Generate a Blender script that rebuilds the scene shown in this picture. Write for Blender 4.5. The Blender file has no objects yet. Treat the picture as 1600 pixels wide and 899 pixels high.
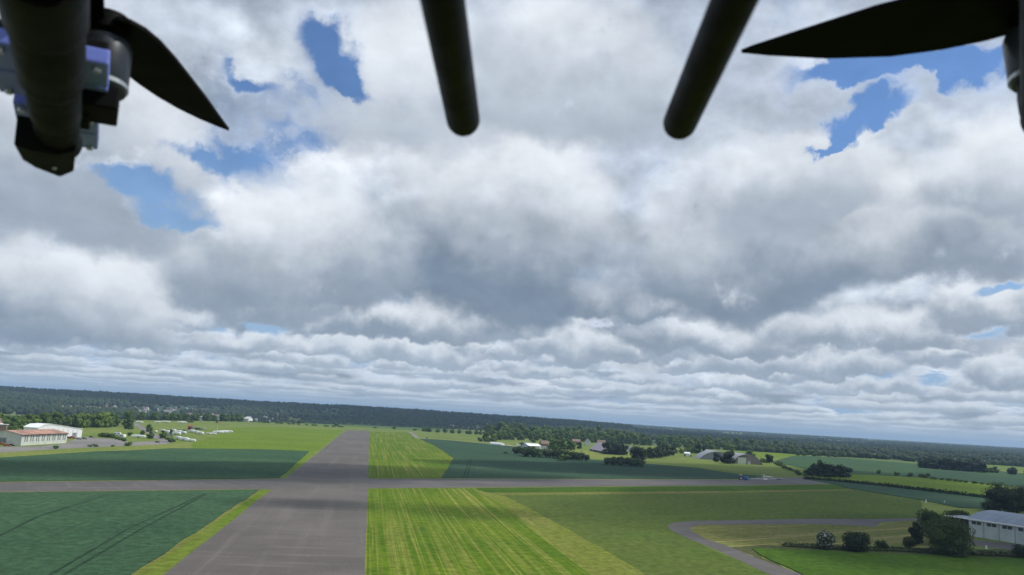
import bpy, bmesh, math, random
from mathutils import Vector, Matrix, noise
sc = bpy.context.scene
R = math.radians

# ------------------------------------------------------------------ camera
CAM_H = 42.0
cam_data = bpy.data.cameras.new("camera")
cam = bpy.data.objects.new("camera", cam_data)
sc.collection.objects.link(cam)
sc.camera = cam
cam_data.sensor_width = 36.0
cam_data.lens = 28.26
cam_data.clip_start = 0.02
cam_data.clip_end = 60000
pitch, roll = R(9.05), R(3.32)
_f = Vector((0, math.cos(pitch), math.sin(pitch)))
_u = Vector((0, -math.sin(pitch), math.cos(pitch)))
_r = Vector((1, 0, 0))
_right = _r * math.cos(roll) + _u * math.sin(roll)
_up = -_r * math.sin(roll) + _u * math.cos(roll)
m = Matrix.Identity(4)
for i in range(3):
    m[i][0], m[i][1], m[i][2] = _right[i], _up[i], -_f[i]
m.translation = (0, 0, CAM_H)
cam.matrix_world = m
cam_data.dof.use_dof = True
cam_data.dof.focus_distance = 900.0
cam_data.dof.aperture_fstop = 15.0

# ------------------------------------------------------------------ light
SUN_EL, SUN_AZ = R(57), R(84)        # azimuth clockwise from +Y (ahead); the sun is high, to the right
sun_dir = Vector((math.sin(SUN_AZ) * math.cos(SUN_EL), math.cos(SUN_AZ) * math.cos(SUN_EL), math.sin(SUN_EL)))
sd = bpy.data.lights.new("sun", 'SUN')
sd.energy = 3.6
sd.angle = R(0.53)
sd.color = (1.0, 0.955, 0.88)
sun = bpy.data.objects.new("sun", sd)
sc.collection.objects.link(sun)
sun.rotation_euler = sun_dir.to_track_quat('Z', 'Y').to_euler()
sun.location = (400, 200, 600)

sc.view_settings.view_transform = 'Standard'
sc.view_settings.look = 'None'
sc.view_settings.exposure = 0.0
sc.view_settings.gamma = 1.0
sc.view_settings.use_curve_mapping = False

# ------------------------------------------------------------------ sky: NISHITA blue with procedural cumulus
class NT:
    """Small helper for writing node graphs."""
    def __init__(self, tree):
        self.t = tree
    def n(self, typ, **kw):
        nd = self.t.nodes.new(typ)
        for k, v in kw.items():
            setattr(nd, k, v)
        return nd
    def put(self, sock, v):
        if hasattr(v, 'is_output'):
            self.t.links.new(v, sock)
        else:
            if isinstance(v, (tuple, list)) and len(v) == 3 and sock.type == 'RGBA':
                v = (*v, 1.0)
            sock.default_value = v
    def math(self, op, a, b=None, c=None, clamp=False):
        nd = self.n('ShaderNodeMath', operation=op, use_clamp=clamp)
        self.put(nd.inputs[0], a)
        if b is not None: self.put(nd.inputs[1], b)
        if c is not None: self.put(nd.inputs[2], c)
        return nd.outputs[0]
    def vec(self, op, a, b=None, scale=None, out=0):
        nd = self.n('ShaderNodeVectorMath', operation=op)
        self.put(nd.inputs[0], a)
        if b is not None: self.put(nd.inputs[1], b)
        if scale is not None: self.put(nd.inputs['Scale'], scale)
        return nd.outputs['Value'] if op in ('LENGTH', 'DISTANCE', 'DOT_PRODUCT') else nd.outputs[0]
    def smooth(self, v, lo, hi, a=0.0, b=1.0, kind='SMOOTHSTEP'):
        nd = self.n('ShaderNodeMapRange', interpolation_type=kind)
        self.put(nd.inputs['Value'], v)
        for k, x in (('From Min', lo), ('From Max', hi), ('To Min', a), ('To Max', b)):
            self.put(nd.inputs[k], x)
        return nd.outputs['Result']
    def mix(self, fac, a, b, blend='MIX'):
        nd = self.n('ShaderNodeMix', data_type='RGBA', blend_type=blend)
        self.put(nd.inputs['Factor'], fac)
        self.put(nd.inputs[6], a); self.put(nd.inputs[7], b)
        return nd.outputs[2]
    def noise(self, vec, scale, detail=4.0, rough=0.5, dist=0.0, lac=2.0, dim='3D'):
        nd = self.n('ShaderNodeTexNoise', noise_dimensions=dim)
        self.put(nd.inputs['Vector'], vec)
        nd.inputs['Scale'].default_value = scale
        self.put(nd.inputs['Detail'], detail)
        nd.inputs['Roughness'].default_value = rough
        nd.inputs['Lacunarity'].default_value = lac
        nd.inputs['Distortion'].default_value = dist
        return nd.outputs['Fac']
    def ramp(self, fac, stops, interp='LINEAR'):
        nd = self.n('ShaderNodeValToRGB')
        nd.color_ramp.interpolation = interp
        els = nd.color_ramp.elements
        while len(els) < len(stops): els.new(0.5)
        for e, (p, c) in zip(els, stops):
            e.position = p
            e.color = (*c, 1.0) if len(c) == 3 else c
        self.put(nd.inputs[0], fac)
        return nd.outputs[0]

# clouds out of frame overhead: centre of the ground each one shades, half sizes, turn
CLOUD_SHADES = [
    (196.1,460.6) + (200, 140, 60, 34, 1200),
    (220.5,365.5) + (150, 95, 30, 40, 1200),
    (287.9,791.9) + (250, 170, 30, 42, 1200),
    (113.4,742.2) + (190, 80, 20, 46, 1200),
    (-99.5,538.4) + (170, 60, 20, 38, 1200),
    (-210.2,450.5) + (190, 52, 20, 38, 1200),
    (-81.5,352.5) + (34, 20, 20, 22, 1200),
    (-12.3,358.8) + (30, 24, 20, 22, 1200),
    (-1250, 3950, 1500, 700, 10, 70, 5000),
    (-250, 2950, 560, 560, 10, 60, 5000),
    (500, 3900, 1300, 700, -10, 60, 5000),
    (1900, 2500, 900, 420, -35, 36, 5000),
]
world = bpy.data.worlds.new("World")
sc.world = world
world.use_nodes = True
wt = world.node_tree
wt.nodes.clear()
W = NT(wt)
sky = W.n('ShaderNodeTexSky', sky_type='NISHITA', sun_disc=False, sun_elevation=SUN_EL, sun_rotation=SUN_AZ,
          altitude=100.0, air_density=1.0, dust_density=0.1, ozone_density=3.0)
tc = W.n('ShaderNodeTexCoord')
sep = W.n('ShaderNodeSeparateXYZ')
wt.links.new(tc.outputs['Generated'], sep.inputs[0])
dz0 = W.math('ADD', W.math('MAXIMUM', sep.outputs['Z'], 0.0), 0.045)   # the cloud deck curves down to the horizon
# billows: the cloud edges bulge up and down as well as sideways
bil = 0.0
for scale, det, amp, lo, hi in ((6.0, 3.0, 0.75, 0.14, 0.44), (16.0, 5.0, 0.44, 0.05, 0.25), (48.0, 4.0, 0.15, 0.0, 0.12)):
    nz = W.math('SUBTRACT', W.noise(tc.outputs['Generated'], scale, det, 0.55), 0.5)
    bil = W.math('MULTIPLY_ADD', nz, W.smooth(dz0, lo, hi, amp * 0.12, amp), bil)
dz = W.math('MULTIPLY', dz0, W.math('ADD', bil, 1.0))
dz = W.math('MAXIMUM', dz, 0.010)
plane = W.n('ShaderNodeCombineXYZ')          # the cloud base plane, one unit overhead
wt.links.new(W.math('DIVIDE', sep.outputs['X'], dz), plane.inputs[0])
wt.links.new(W.math('DIVIDE', sep.outputs['Y'], dz), plane.inputs[1])
pl = plane.outputs[0]
plane0 = W.n('ShaderNodeCombineXYZ')
bd = W.math('MULTIPLY', dz0, W.math('MULTIPLY_ADD', bil, 0.55, 1.0))
wt.links.new(W.math('DIVIDE', sep.outputs['X'], bd), plane0.inputs[0])
wt.links.new(W.math('DIVIDE', sep.outputs['Y'], bd), plane0.inputs[1])
pl0 = plane0.outputs[0]
# openings (negative) and thick clouds (positive): x, y on the cloud base, half sizes, strength
CLOUD_SPOTS = [
    (-0.49, 1.89, 0.07, 0.20, -0.26, -0.34),
    (-0.47, 2.06, 0.05, 0.12, -0.2, -0.3),
    (-0.79, 2.16, 0.08, 0.08, -0.2, -0.28),
    (-1.07, 2.79, 0.14, 0.14, -0.25, -0.33),
    (-1.54, 3.22, 0.22, 0.27, -0.28, -0.34),
    (-1.61, 3.70, 0.19, 0.23, -0.2, -0.25),
    (0.98, 2.18, 0.08, 0.13, -0.3, -0.34),
    (0.92, 2.31, 0.07, 0.07, -0.25, -0.3),
    (0.89, 1.88, 0.18, 0.08, -0.3, -0.35),
    (1.03, 1.76, 0.11, 0.10, -0.28, -0.35),
    (3.13, 5.35, 0.13, 0.28, -0.25, -0.34),
    (2.53, 4.09, 0.08, 0.25, -0.25, -0.34),
    (-2.23, 7.25, 0.19, 0.38, -0.25, -0.34),
    (-2.83, 7.35, 0.16, 0.35, -0.25, -0.34),
    (3.44, 6.29, 0.18, 0.29, -0.25, -0.3),
    (0.67, 6.01, 0.14, 0.23, -0.22, -0.3),
    (0.11, 3.84, 0.43, 0.53, 0.17, 0.02),
    (1.16, 3.69, 0.52, 0.42, 0.16, 0.02),
    (1.56, 3.09, 0.29, 0.41, 0.08, 0.05),
    (-1.23, 4.74, 0.76, 0.48, 0.17, 0.0),
    (-3.26, 6.29, 1.07, 0.84, 0.18, 0.0),
    (-0.69, 5.77, 0.72, 0.49, 0.1, 0),
    (0.22, 1.91, 0.14, 0.20, 0.05, 0.0),
    (-1.47, 2.87, 0.22, 0.19, 0.06, 0),
    (1.49, 6.14, 0.88, 0.43, 0.1, 0),
    (1.19, 2.77, 0.25, 0.41, 0.05, 0.1),
    (0.89, 2.63, 0.16, 0.27, -0.2, 0.25),
    (-1.24, 3.31, 0.26, 0.33, -0.2, 0.25),
    (-1.12, 1.94, 0.34, 0.28, -0.16, 0.22),
    (-0.69, 1.94, 0.15, 0.24, -0.16, 0.2),
    (1.31, 2.16, 0.15, 0.21, -0.14, 0.2),
    (0.09, 2.33, 0.25, 0.34, -0.16, 0.22),
    (-0.50, 2.88, 0.24, 0.44, -0.16, 0.22),
    (-4.28, 7.72, 1.06, 0.58, -0.14, 0.16),
    (1.19, 4.61, 0.44, 0.21, -0.12, 0.14),
    (-0.99, 8.04, 0.81, 0.73, -0.1, 0.12),
    (-0.07, 3.04, 0.15, 0.32, -0.05, 0.1),
    (0.60, 3.15, 0.10, 0.43, -0.14, 0.12),
    (-0.37, 1.98, 0.10, 0.22, -0.1, 0.15),
]
K = 8
def spot_field(p):
    low = high = 0.0
    for cx, cy, sx, sy, wl, wh in CLOUD_SPOTS:
        q = W.vec('MULTIPLY', W.vec('SUBTRACT', p, (cx, cy, 0.0)), (1.0 / sx, 1.0 / sy, 0.0))
        l2 = W.vec('DOT_PRODUCT', q, q)
        g = W.math('EXPONENT', W.math('MULTIPLY', l2, -1.0))
        low = W.math('MULTIPLY_ADD', g, wl, low)
        high = W.math('MULTIPLY_ADD', g, wh, high)
    return low, high
trans = 1.0
colour = None
# far clouds: less detail squeezed flat by the distance, more rounded heads
det_far = W.smooth(dz0, 0.07, 0.30, 1.0, 4.0)
puff = W.noise(W.vec('MULTIPLY', tc.outputs['Generated'], (1.0, 1.0, 2.0)), 19.0, 6.0, 0.56)
puff = W.math('MULTIPLY', W.math('SUBTRACT', puff, 0.5), W.smooth(dz0, 0.08, 0.32, 0.60, 0.08))
for k in range(K):
    t = k / (K - 1)
    h = 1.0 + 0.38 * t
    p = W.vec('SCALE', pl, scale=h)
    p3 = W.vec('ADD', p, (0.0, 0.0, 0.55 * t + 3.1))
    warp = None
    n1 = W.noise(p3, 0.62, det_far, 0.52, 0.15)
    if k == 0:
        low, high = spot_field(pl0)
        low = W.math('ADD', low, puff); high = W.math('ADD', high, puff)
        soft = W.noise(W.vec('ADD', pl0, (0.0, 0.0, 3.1)), 0.62, 2.5, 0.5, 0.1)
        core = W.smooth(W.math('ADD', W.math('MULTIPLY_ADD', low, 1.3, -0.40), soft), 0.0, 0.25)
    ctrl = W.math('MULTIPLY_ADD', W.math('SUBTRACT', high, low), t ** 0.7, low)
    dens = W.math('ADD', W.math('SUBTRACT', n1, 0.385 + 0.165 * t ** 1.3), ctrl)
    a = W.smooth(dens, -0.01, 0.125)
    a = W.math('MULTIPLY', a, 0.6 if k else 0.6)
    edge = (0.57 + 0.44 * t, 0.645 + 0.385 * t, 0.755 + 0.30 * t)
    deep = (0.225 + 0.66 * t, 0.288 + 0.63 * t, 0.380 + 0.58 * t)
    col = W.mix(core, edge, deep)
    contrib = W.math('MULTIPLY', a, trans)
    cc = W.vec('SCALE', col, scale=contrib)
    colour = cc if colour is None else W.vec('ADD', colour, cc)
    trans = W.math('MULTIPLY', trans, W.math('SUBTRACT', 1.0, a))
# relief of the cloud heads: lumps are lighter above than below
def relief(scale, dlt, det):
    G_ = W.vec('MULTIPLY', tc.outputs['Generated'], (1.0, 1.0, 1.5))
    return W.math('SUBTRACT', W.noise(G_, scale, det, 0.55), W.noise(W.vec('ADD', G_, (0.35 * dlt, 0.0, dlt)), scale, det, 0.55))
rel = W.math('MULTIPLY_ADD', relief(7.0, 0.06, 3.0), 0.42, W.math('MULTIPLY', relief(22.0, 0.022, 4.0), 0.42))
colour = W.vec('SCALE', colour, scale=W.math('ADD', rel, 1.04))
blue = W.mix(W.smooth(dz0, 0.06, 0.40), (0.30, 0.46, 0.68), W.vec('MULTIPLY', sky.outputs[0], (0.088, 0.103, 0.122)))
cloudy = W.vec('ADD', W.vec('SCALE', blue, scale=trans), colour)

# single cumulus: azimuth, base elevation, half width, height (radians), base shade, softness
CUMULUS = [
    (-0.472, 0.053, 0.100, 0.031, 0.55, 0.4),
    (-0.281, 0.060, 0.087, 0.027, 0.5, 0.4),
    (-0.121, 0.061, 0.109, 0.028, 0.5, 0.4),
    (0.084, 0.078, 0.087, 0.041, 0.55, 0.4),
    (0.210, 0.084, 0.046, 0.034, 0.6, 0.4),
    (0.277, 0.071, 0.066, 0.032, 0.5, 0.4),
    (0.377, 0.072, 0.090, 0.034, 0.5, 0.4),
    (0.548, 0.066, 0.052, 0.047, 0.45, 0.4),
    (-0.232, 0.092, 0.150, 0.046, 0.3, 0.45),
    (-0.108, 0.095, 0.133, 0.049, 0.4, 0.45),
    (-0.029, 0.100, 0.095, 0.040, 0.6, 0.4),
    (0.161, 0.132, 0.148, 0.044, 0.42, 0.45),
    (0.261, 0.094, 0.141, 0.043, 0.42, 0.45),
    (0.431, 0.105, 0.152, 0.048, 0.55, 0.45),
    (0.538, 0.131, 0.077, 0.062, 0.6, 0.4),
    (-0.500, 0.076, 0.164, 0.128, 0.3, 0.42),
    (-0.288, 0.127, 0.110, 0.046, 0.5, 0.4),
    (0.452, 0.196, 0.171, 0.135, 0.46, 0.42),
    (0.312, 0.184, 0.204, 0.176, 0.25, 0.42),
    (-0.009, 0.168, 0.183, 0.226, 0.15, 0.45),
    (-0.275, 0.147, 0.184, 0.136, 0.5, 0.4),
    (-0.512, 0.215, 0.154, 0.218, 0.75, 0.45),
    (-0.159, 0.334, 0.152, 0.188, 1.35, 0.5),
    (0.071, 0.365, 0.212, 0.208, 1.1, 0.5),
    (0.554, 0.243, 0.114, 0.127, 0.8, 0.45),
    (0.348, 0.257, 0.109, 0.096, 0.95, 0.45),
]
az_ = W.math('ARCTAN2', sep.outputs['X'], sep.outputs['Y'])
el_ = W.math('ARCSINE', sep.outputs['Z'])
shape = {}
for key, sc_, amp in (('L', 5.0, 0.18), ('M', 21.0, 0.052), ('S', 46.0, 0.028)):
    nd = W.n('ShaderNodeTexNoise', noise_dimensions='3D')
    W.put(nd.inputs['Vector'], tc.outputs['Generated'])
    nd.inputs['Scale'].default_value = sc_; nd.inputs['Detail'].default_value = 6.0; nd.inputs['Roughness'].default_value = 0.56
    sp = W.n('ShaderNodeSeparateColor'); W.put(sp.inputs[0], nd.outputs['Color'])
    shape[key] = (W.math('MULTIPLY_ADD', W.math('SUBTRACT', sp.outputs[0], 0.5), amp * 1.5, az_), W.math('MULTIPLY_ADD', W.math('SUBTRACT', sp.outputs[1], 0.5), amp, el_),
                  W.math('MULTIPLY', W.math('SUBTRACT', sp.outputs[2], 0.5), 0.9))
gap = 0.0
for cx, cy, sx, sy, wl, wh in CLOUD_SPOTS:
    if wh > -0.2: continue
    q = W.vec('MULTIPLY', W.vec('SUBTRACT', pl0, (cx, cy, 0.0)), (1.0 / sx, 1.0 / sy, 0.0))
    gap = W.math('ADD', gap, W.math('EXPONENT', W.math('MULTIPLY', W.vec('DOT_PRODUCT', q, q), -1.0)))
gap = W.math('ADD', gap, W.math('MULTIPLY', W.math('SUBTRACT', W.noise(tc.outputs['Generated'], 17.0, 7.0, 0.62), 0.5), 2.1))
clear = W.smooth(gap, 0.16, 0.74, 1.0, 0.0)
def tint(E_, sy, shade):
    farness = max(0.0, min(1.0, 1.0 - (E_ + sy) / 0.16))
    dk = tuple(a + (b - a) * farness * 0.75 + 0.28 * (shade - 0.4) for a, b in zip((0.24, 0.305, 0.395), (0.40, 0.49, 0.60)))
    lt = tuple(a + (b - a) * farness * 0.8 for a, b in zip((0.83, 0.88, 0.94), (0.68, 0.745, 0.82)))
    return dk, lt
# far rows of small cumulus: one per cell of azimuth and log elevation
azS, elS, nzS = shape['S']
elS = W.math('MULTIPLY', el_, W.math('ADD', W.math('MULTIPLY', W.math('SUBTRACT', elS, el_), 12.0), 1.0))
lnel = W.math('LOGARITHM', W.math('ADD', W.math('MAXIMUM', elS, 0.001), 0.012), 2.718282)
for lay, (kx, ky, ox, oy) in enumerate(((14.0, 2.6, 0.3, 0.1), (10.0, 2.2, 4.7, 3.4), (9.0, 2.4, 9.2, 7.9))):
    cb = W.n('ShaderNodeCombineXYZ')
    W.put(cb.inputs[0], W.math('MULTIPLY_ADD', azS, kx, ox + 20)); W.put(cb.inputs[1], W.math('MULTIPLY_ADD', lnel, ky, oy + 20))
    vo = W.n('ShaderNodeTexVoronoi', voronoi_dimensions='2D', feature='F1')
    W.put(vo.inputs['Vector'], cb.outputs[0]); vo.inputs['Scale'].default_value = 1.0; vo.inputs['Randomness'].default_value = 0.85
    dl = W.n('ShaderNodeSeparateXYZ'); W.put(dl.inputs[0], W.vec('SUBTRACT', cb.outputs[0], vo.outputs['Position']))
    v = W.math('MULTIPLY', W.math('ADD', dl.outputs[1], 0.22), 1.9)
    u = W.math('MULTIPLY', dl.outputs[0], 2.0)
    vv = W.math('MAXIMUM', v, W.math('MULTIPLY', v, -3.0))
    d2 = W.math('ADD', W.math('MULTIPLY', u, u), W.math('MULTIPLY', vv, vv))
    al = W.math('MULTIPLY', W.smooth(d2, 1.0, 0.25), W.smooth(el_, 0.11, 0.17, 0.88, 0.0))
    dk, lt = tint(0.03, 0.02, 0.55)
    fr = W.smooth(el_, 0.02, 0.12)
    dkc = W.mix(fr, dk, (0.33, 0.40, 0.50)); ltc = W.mix(fr, lt, (0.82, 0.87, 0.93))
    col = W.mix(W.smooth(W.math('MULTIPLY_ADD', v, 0.95, nzS), -0.05, 0.7), dkc, ltc)
    cloudy = W.mix(al, cloudy, col)
for A_, E_, sx, sy, shade, soft_ in CUMULUS:
    az1, el1, nz1 = shape['L' if sy > 0.085 else 'M' if sy > 0.02 else 'S']
    u = W.math('MULTIPLY', W.math('SUBTRACT', az1, A_), 1.0 / sx)
    v = W.math('MULTIPLY', W.math('SUBTRACT', el1, E_), 1.0 / sy)
    vv = W.math('MAXIMUM', v, W.math('MULTIPLY', v, -3.6))               # flat below, domed above
    d2 = W.math('ADD', W.math('MULTIPLY', u, u), W.math('MULTIPLY', vv, vv))
    al = W.smooth(d2, 1.0, 1.0 - 1.5 * soft_)
    sv = W.math('ADD', W.math('MULTIPLY_ADD', v, 0.85, nz1), W.math('MULTIPLY', u, 0.06))
    dark_c, lite_c = tint(E_, sy, shade)
    col = W.mix(W.smooth(sv, -0.10, 0.60), dark_c, lite_c)
    cloudy = W.mix(W.math('MULTIPLY', W.math('MULTIPLY', al, 0.93), clear), cloudy, col)
cloudy = W.vec('SCALE', cloudy, scale=W.math('MULTIPLY_ADD', rel, 0.5, 1.0))
# air near the horizon
far = W.math('EXPONENT', W.math('MULTIPLY', dz0, -13.0))
haze_amt = W.math('MAXIMUM', W.math('MULTIPLY', far, 0.80), W.smooth(dz0, 0.045, 0.074, 1.0, 0.0))
cloudy = W.mix(haze_amt, cloudy, (0.37, 0.49, 0.635))
bg = W.n('ShaderNodeBackground')
wt.links.new(cloudy, bg.inputs['Color'])
bg.inputs['Strength'].default_value = 1.0
wo = W.n('ShaderNodeOutputWorld')
wt.links.new(bg.outputs[0], wo.inputs['Surface'])
world.cycles.sampling_method = 'MANUAL'
world.cycles.sample_map_resolution = 512

# ------------------------------------------------------------------ helpers
COL = sc.collection
rng = random.Random(7)

def tag(o, label=None, cat=None, group=None, kind=None):
    if label: o['label'] = label
    if cat: o['category'] = cat
    if group: o['group'] = group
    if kind: o['kind'] = kind
    return o

def empty(name, loc, rz=0.0):
    e = bpy.data.objects.new(name, None)
    e.empty_display_size = 1.0
    COL.objects.link(e)
    e.location = loc
    e.rotation_euler = (0, 0, rz)
    return e

class MB:
    """Collects faces; build() links them as one mesh object."""
    def __init__(self):
        self.v, self.f, self.m = [], [], []
    def add(self, vs, fs, mi=0):
        b = len(self.v)
        self.v += [tuple(p) for p in vs]
        self.f += [tuple(i + b for i in q) for q in fs]
        self.m += [mi] * len(fs)
        return self
    def box(self, c, s, mi=0, M=None, taper=1.0):
        hx, hy, hz = s[0] / 2, s[1] / 2, s[2] / 2
        vs = []
        for z, t in ((-hz, 1.0), (hz, taper)):
            for x, y in ((-hx, -hy), (hx, -hy), (hx, hy), (-hx, hy)):
                p = Vector((x * t, y * t, z)) + Vector(c)
                vs.append(M @ p if M is not None else p)
        return self.add(vs, [(3, 2, 1, 0), (4, 5, 6, 7), (0, 1, 5, 4), (1, 2, 6, 5), (2, 3, 7, 6), (3, 0, 4, 7)], mi)
    def tube(self, pts, radii, n=12, mi=0, cap=True):
        """Round bar through points with a radius at each."""
        pts = [Vector(p) for p in pts]
        rings = []
        for i, p in enumerate(pts):
            a = pts[max(i - 1, 0)]; b = pts[min(i + 1, len(pts) - 1)]
            d = (b - a).normalized()
            ref = Vector((0, 0, 1)) if abs(d.z) < 0.9 else Vector((1, 0, 0))
            u = d.cross(ref).normalized(); w = d.cross(u)
            rings.append([p + (u * math.cos(2 * math.pi * k / n) + w * math.sin(2 * math.pi * k / n)) * radii[i] for k in range(n)])
        vs = [q for r in rings for q in r]
        fs = []
        for i in range(len(rings) - 1):
            for k in range(n):
                k2 = (k + 1) % n
                fs.append((i * n + k, i * n + k2, (i + 1) * n + k2, (i + 1) * n + k))
        if cap:
            fs.append(tuple(range(n)))
            fs.append(tuple((len(rings) - 1) * n + k for k in reversed(range(n))))
        return self.add(vs, fs, mi)
    def prism(self, prof, depth_vec, mi=0, caps=True):
        """Closed 3D profile swept along a vector."""
        prof = [Vector(p) for p in prof]; d = Vector(depth_vec); n = len(prof)
        vs = prof + [p + d for p in prof]
        fs = [(i, (i + 1) % n, n + (i + 1) % n, n + i) for i in range(n)]
        if caps:
            fs += [tuple(reversed(range(n))), tuple(range(n, 2 * n))]
        return self.add(vs, fs, mi)
    def build(self, name, mats, parent=None, smooth=False, bevel=0.0):
        me = bpy.data.meshes.new(name)
        me.from_pydata(self.v, [], self.f)
        for mt in (mats if isinstance(mats, (list, tuple)) else [mats]):
            me.materials.append(mt)
        me.polygons.foreach_set('material_index', self.m)
        bm = bmesh.new(); bm.from_mesh(me)
        bmesh.ops.recalc_face_normals(bm, faces=bm.faces)
        if bevel:
            bmesh.ops.bevel(bm, geom=bm.edges[:], offset=bevel, segments=2, affect='EDGES', profile=0.6)
        bm.to_mesh(me); bm.free()
        if smooth:
            me.shade_smooth()
            me.set_sharp_from_angle(angle=R(38))
        o = bpy.data.objects.new(name, me)
        COL.objects.link(o)
        if parent: o.parent = parent
        return o

def copy_tree(o, parent=None):
    c = o.copy()
    COL.objects.link(c)
    if parent: c.parent = parent
    for ch in list(o.children):
        copy_tree(ch, c)
    return c

# ------------------------------------------------------------------ materials
def new_mat(name):
    m = bpy.data.materials.new(name)
    m.use_nodes = True
    t = m.node_tree
    bs = t.nodes['Principled BSDF']
    return m, NT(t), bs

def plain(name, col, rough=0.6, metal=0.0, spec=0.4, vary=0.12, scale=0.6, obj_vary=0.0):
    """Painted or bare surface: colour with dull weathering noise."""
    m, N, bs = new_mat(name)
    g = N.n('ShaderNodeTexCoord')
    nz = N.noise(g.outputs['Object'], scale, 5.0, 0.6)
    lo = tuple(c * (1 - vary) for c in col); hi = tuple(min(1, c * (1 + vary)) for c in col)
    c = N.mix(N.smooth(nz, 0.3, 0.7), lo, hi)
    if obj_vary:
        oi = N.n('ShaderNodeObjectInfo')
        c = N.mix(oi.outputs['Random'], c, N.vec('SCALE', c, scale=1.0 - obj_vary))
    N.put(bs.inputs['Base Color'], c)
    N.put(bs.inputs['Roughness'], N.smooth(nz, 0.2, 0.8, rough * 0.85, min(1, rough * 1.12)))
    bs.inputs['Metallic'].default_value = metal
    bs.inputs['Specular IOR Level'].default_value = spec
    return m

RW = Vector((-0.16349, 0.98654))      # heading of the runway
TX = Vector((0.8061, 0.5918))         # heading of the crossing taxiway

def along(N, pos, d, s_across, s_along):
    """Coordinates across / along a ground direction, scaled."""
    a = N.vec('DOT_PRODUCT', pos, (d[1] / s_across, -d[0] / s_across, 0))
    b = N.vec('DOT_PRODUCT', pos, (d[0] / s_along, d[1] / s_along, 0))
    cb = N.n('ShaderNodeCombineXYZ')
    N.put(cb.inputs[0], a); N.put(cb.inputs[1], b)
    return cb.outputs[0]

def field_mat(name, c1, c2, streak=None, sd=RW, s_across=2.2, s_along=120.0, amt=0.5, blotch=None, bl_amt=0.35, rough=0.9, thr=(0.5, 0.72)):
    m, N, bs = new_mat(name)
    g = N.n('ShaderNodeNewGeometry')
    P = g.outputs['Position']
    n1 = N.noise(P, 0.014, 5.0, 0.55)
    n2 = N.noise(P, 0.35, 4.0, 0.6)
    n3 = N.noise(P, 2.4, 3.0, 0.6)
    c = N.mix(N.smooth(n1, 0.33, 0.67), c1, c2)
    if blotch:
        n4 = N.noise(P, 0.045, 6.0, 0.62, 0.6)
        c = N.mix(N.smooth(n4, 0.52, 0.74, 0.0, bl_amt), c, blotch)
    if streak:
        st = N.noise(along(N, P, sd, s_across, s_along), 1.0, 3.0, 0.62)
        st2 = N.noise(along(N, P, sd, s_across * 5, s_along * 1.6), 1.0, 2.0, 0.5)
        k = N.math('MULTIPLY', N.smooth(st, thr[0], thr[1]), N.smooth(st2, 0.3, 0.68, 0.25, 1.0))
        c = N.mix(N.math('MULTIPLY', k, amt), c, streak)
    n5 = N.noise(P, 0.09, 4.0, 0.65)
    fine = N.math('MULTIPLY', N.math('MULTIPLY', N.smooth(n2, 0.28, 0.72, 0.74, 1.24), N.smooth(n3, 0.28, 0.72, 0.80, 1.20)), N.smooth(n5, 0.3, 0.7, 0.93, 1.06))
    c = N.vec('SCALE', c, scale=fine)
    N.put(bs.inputs['Base Color'], c)
    bs.inputs['Roughness'].default_value = rough
    bs.inputs['Specular IOR Level'].default_value = 0.03
    bp = N.n('ShaderNodeBump')
    bp.inputs['Strength'].default_value = 0.5
    bp.inputs['Distance'].default_value = 0.25
    N.put(bp.inputs['Height'], n2)
    N.put(bs.inputs['Normal'], bp.outputs[0])
    return m

def asphalt_mat(name, col, d, light=(0.20, 0.19, 0.18), tint=0.0):
    m, N, bs = new_mat(name)
    g = N.n('ShaderNodeNewGeometry')
    P = g.outputs['Position']
    big = N.noise(P, 0.02, 4.0, 0.6, 0.4)
    c = N.mix(N.smooth(big, 0.35, 0.68), tuple(k * 0.86 for k in col), tuple(k * 1.16 for k in col))
    lanes = N.noise(along(N, P, d, 5.5, 190.0), 1.0, 3.0, 0.6)          # wear along the strip
    c = N.mix(N.smooth(lanes, 0.5, 0.72, 0.0, 0.34), c, light)
    cross = N.noise(along(N, P, d, 40.0, 3.2), 1.0, 4.0, 0.62)          # bay joints and scuffs across it
    c = N.mix(N.smooth(cross, 0.52, 0.75, 0.0, 0.6), c, light)
    patch = N.noise(P, 0.11, 5.0, 0.6)
    c = N.mix(N.smooth(patch, 0.56, 0.70, 0.0, 0.38), c, tuple(k * 0.6 for k in col))
    # thin transverse joints every 6 m or so, irregularly filled
    jo = N.math('ABSOLUTE', N.math('SUBTRACT', N.math('FRACT', N.vec('DOT_PRODUCT', P, (d[0] / 9.0, d[1] / 9.0, 0))), 0.5))
    jn = N.math('MULTIPLY', N.smooth(jo, 0.47, 0.495), N.smooth(N.noise(P, 0.09, 3.0), 0.45, 0.65, 0.0, 0.5))
    c = N.mix(jn, c, tuple(k * 1.5 for k in col))
    fine = N.noise(P, 1.7, 5.0, 0.7)
    c = N.vec('SCALE', c, scale=N.smooth(fine, 0.28, 0.72, 0.80, 1.20))
    N.put(bs.inputs['Base Color'], c)
    bs.inputs['Roughness'].default_value = 0.85
    bs.inputs['Specular IOR Level'].default_value = 0.25
    return m

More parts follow.
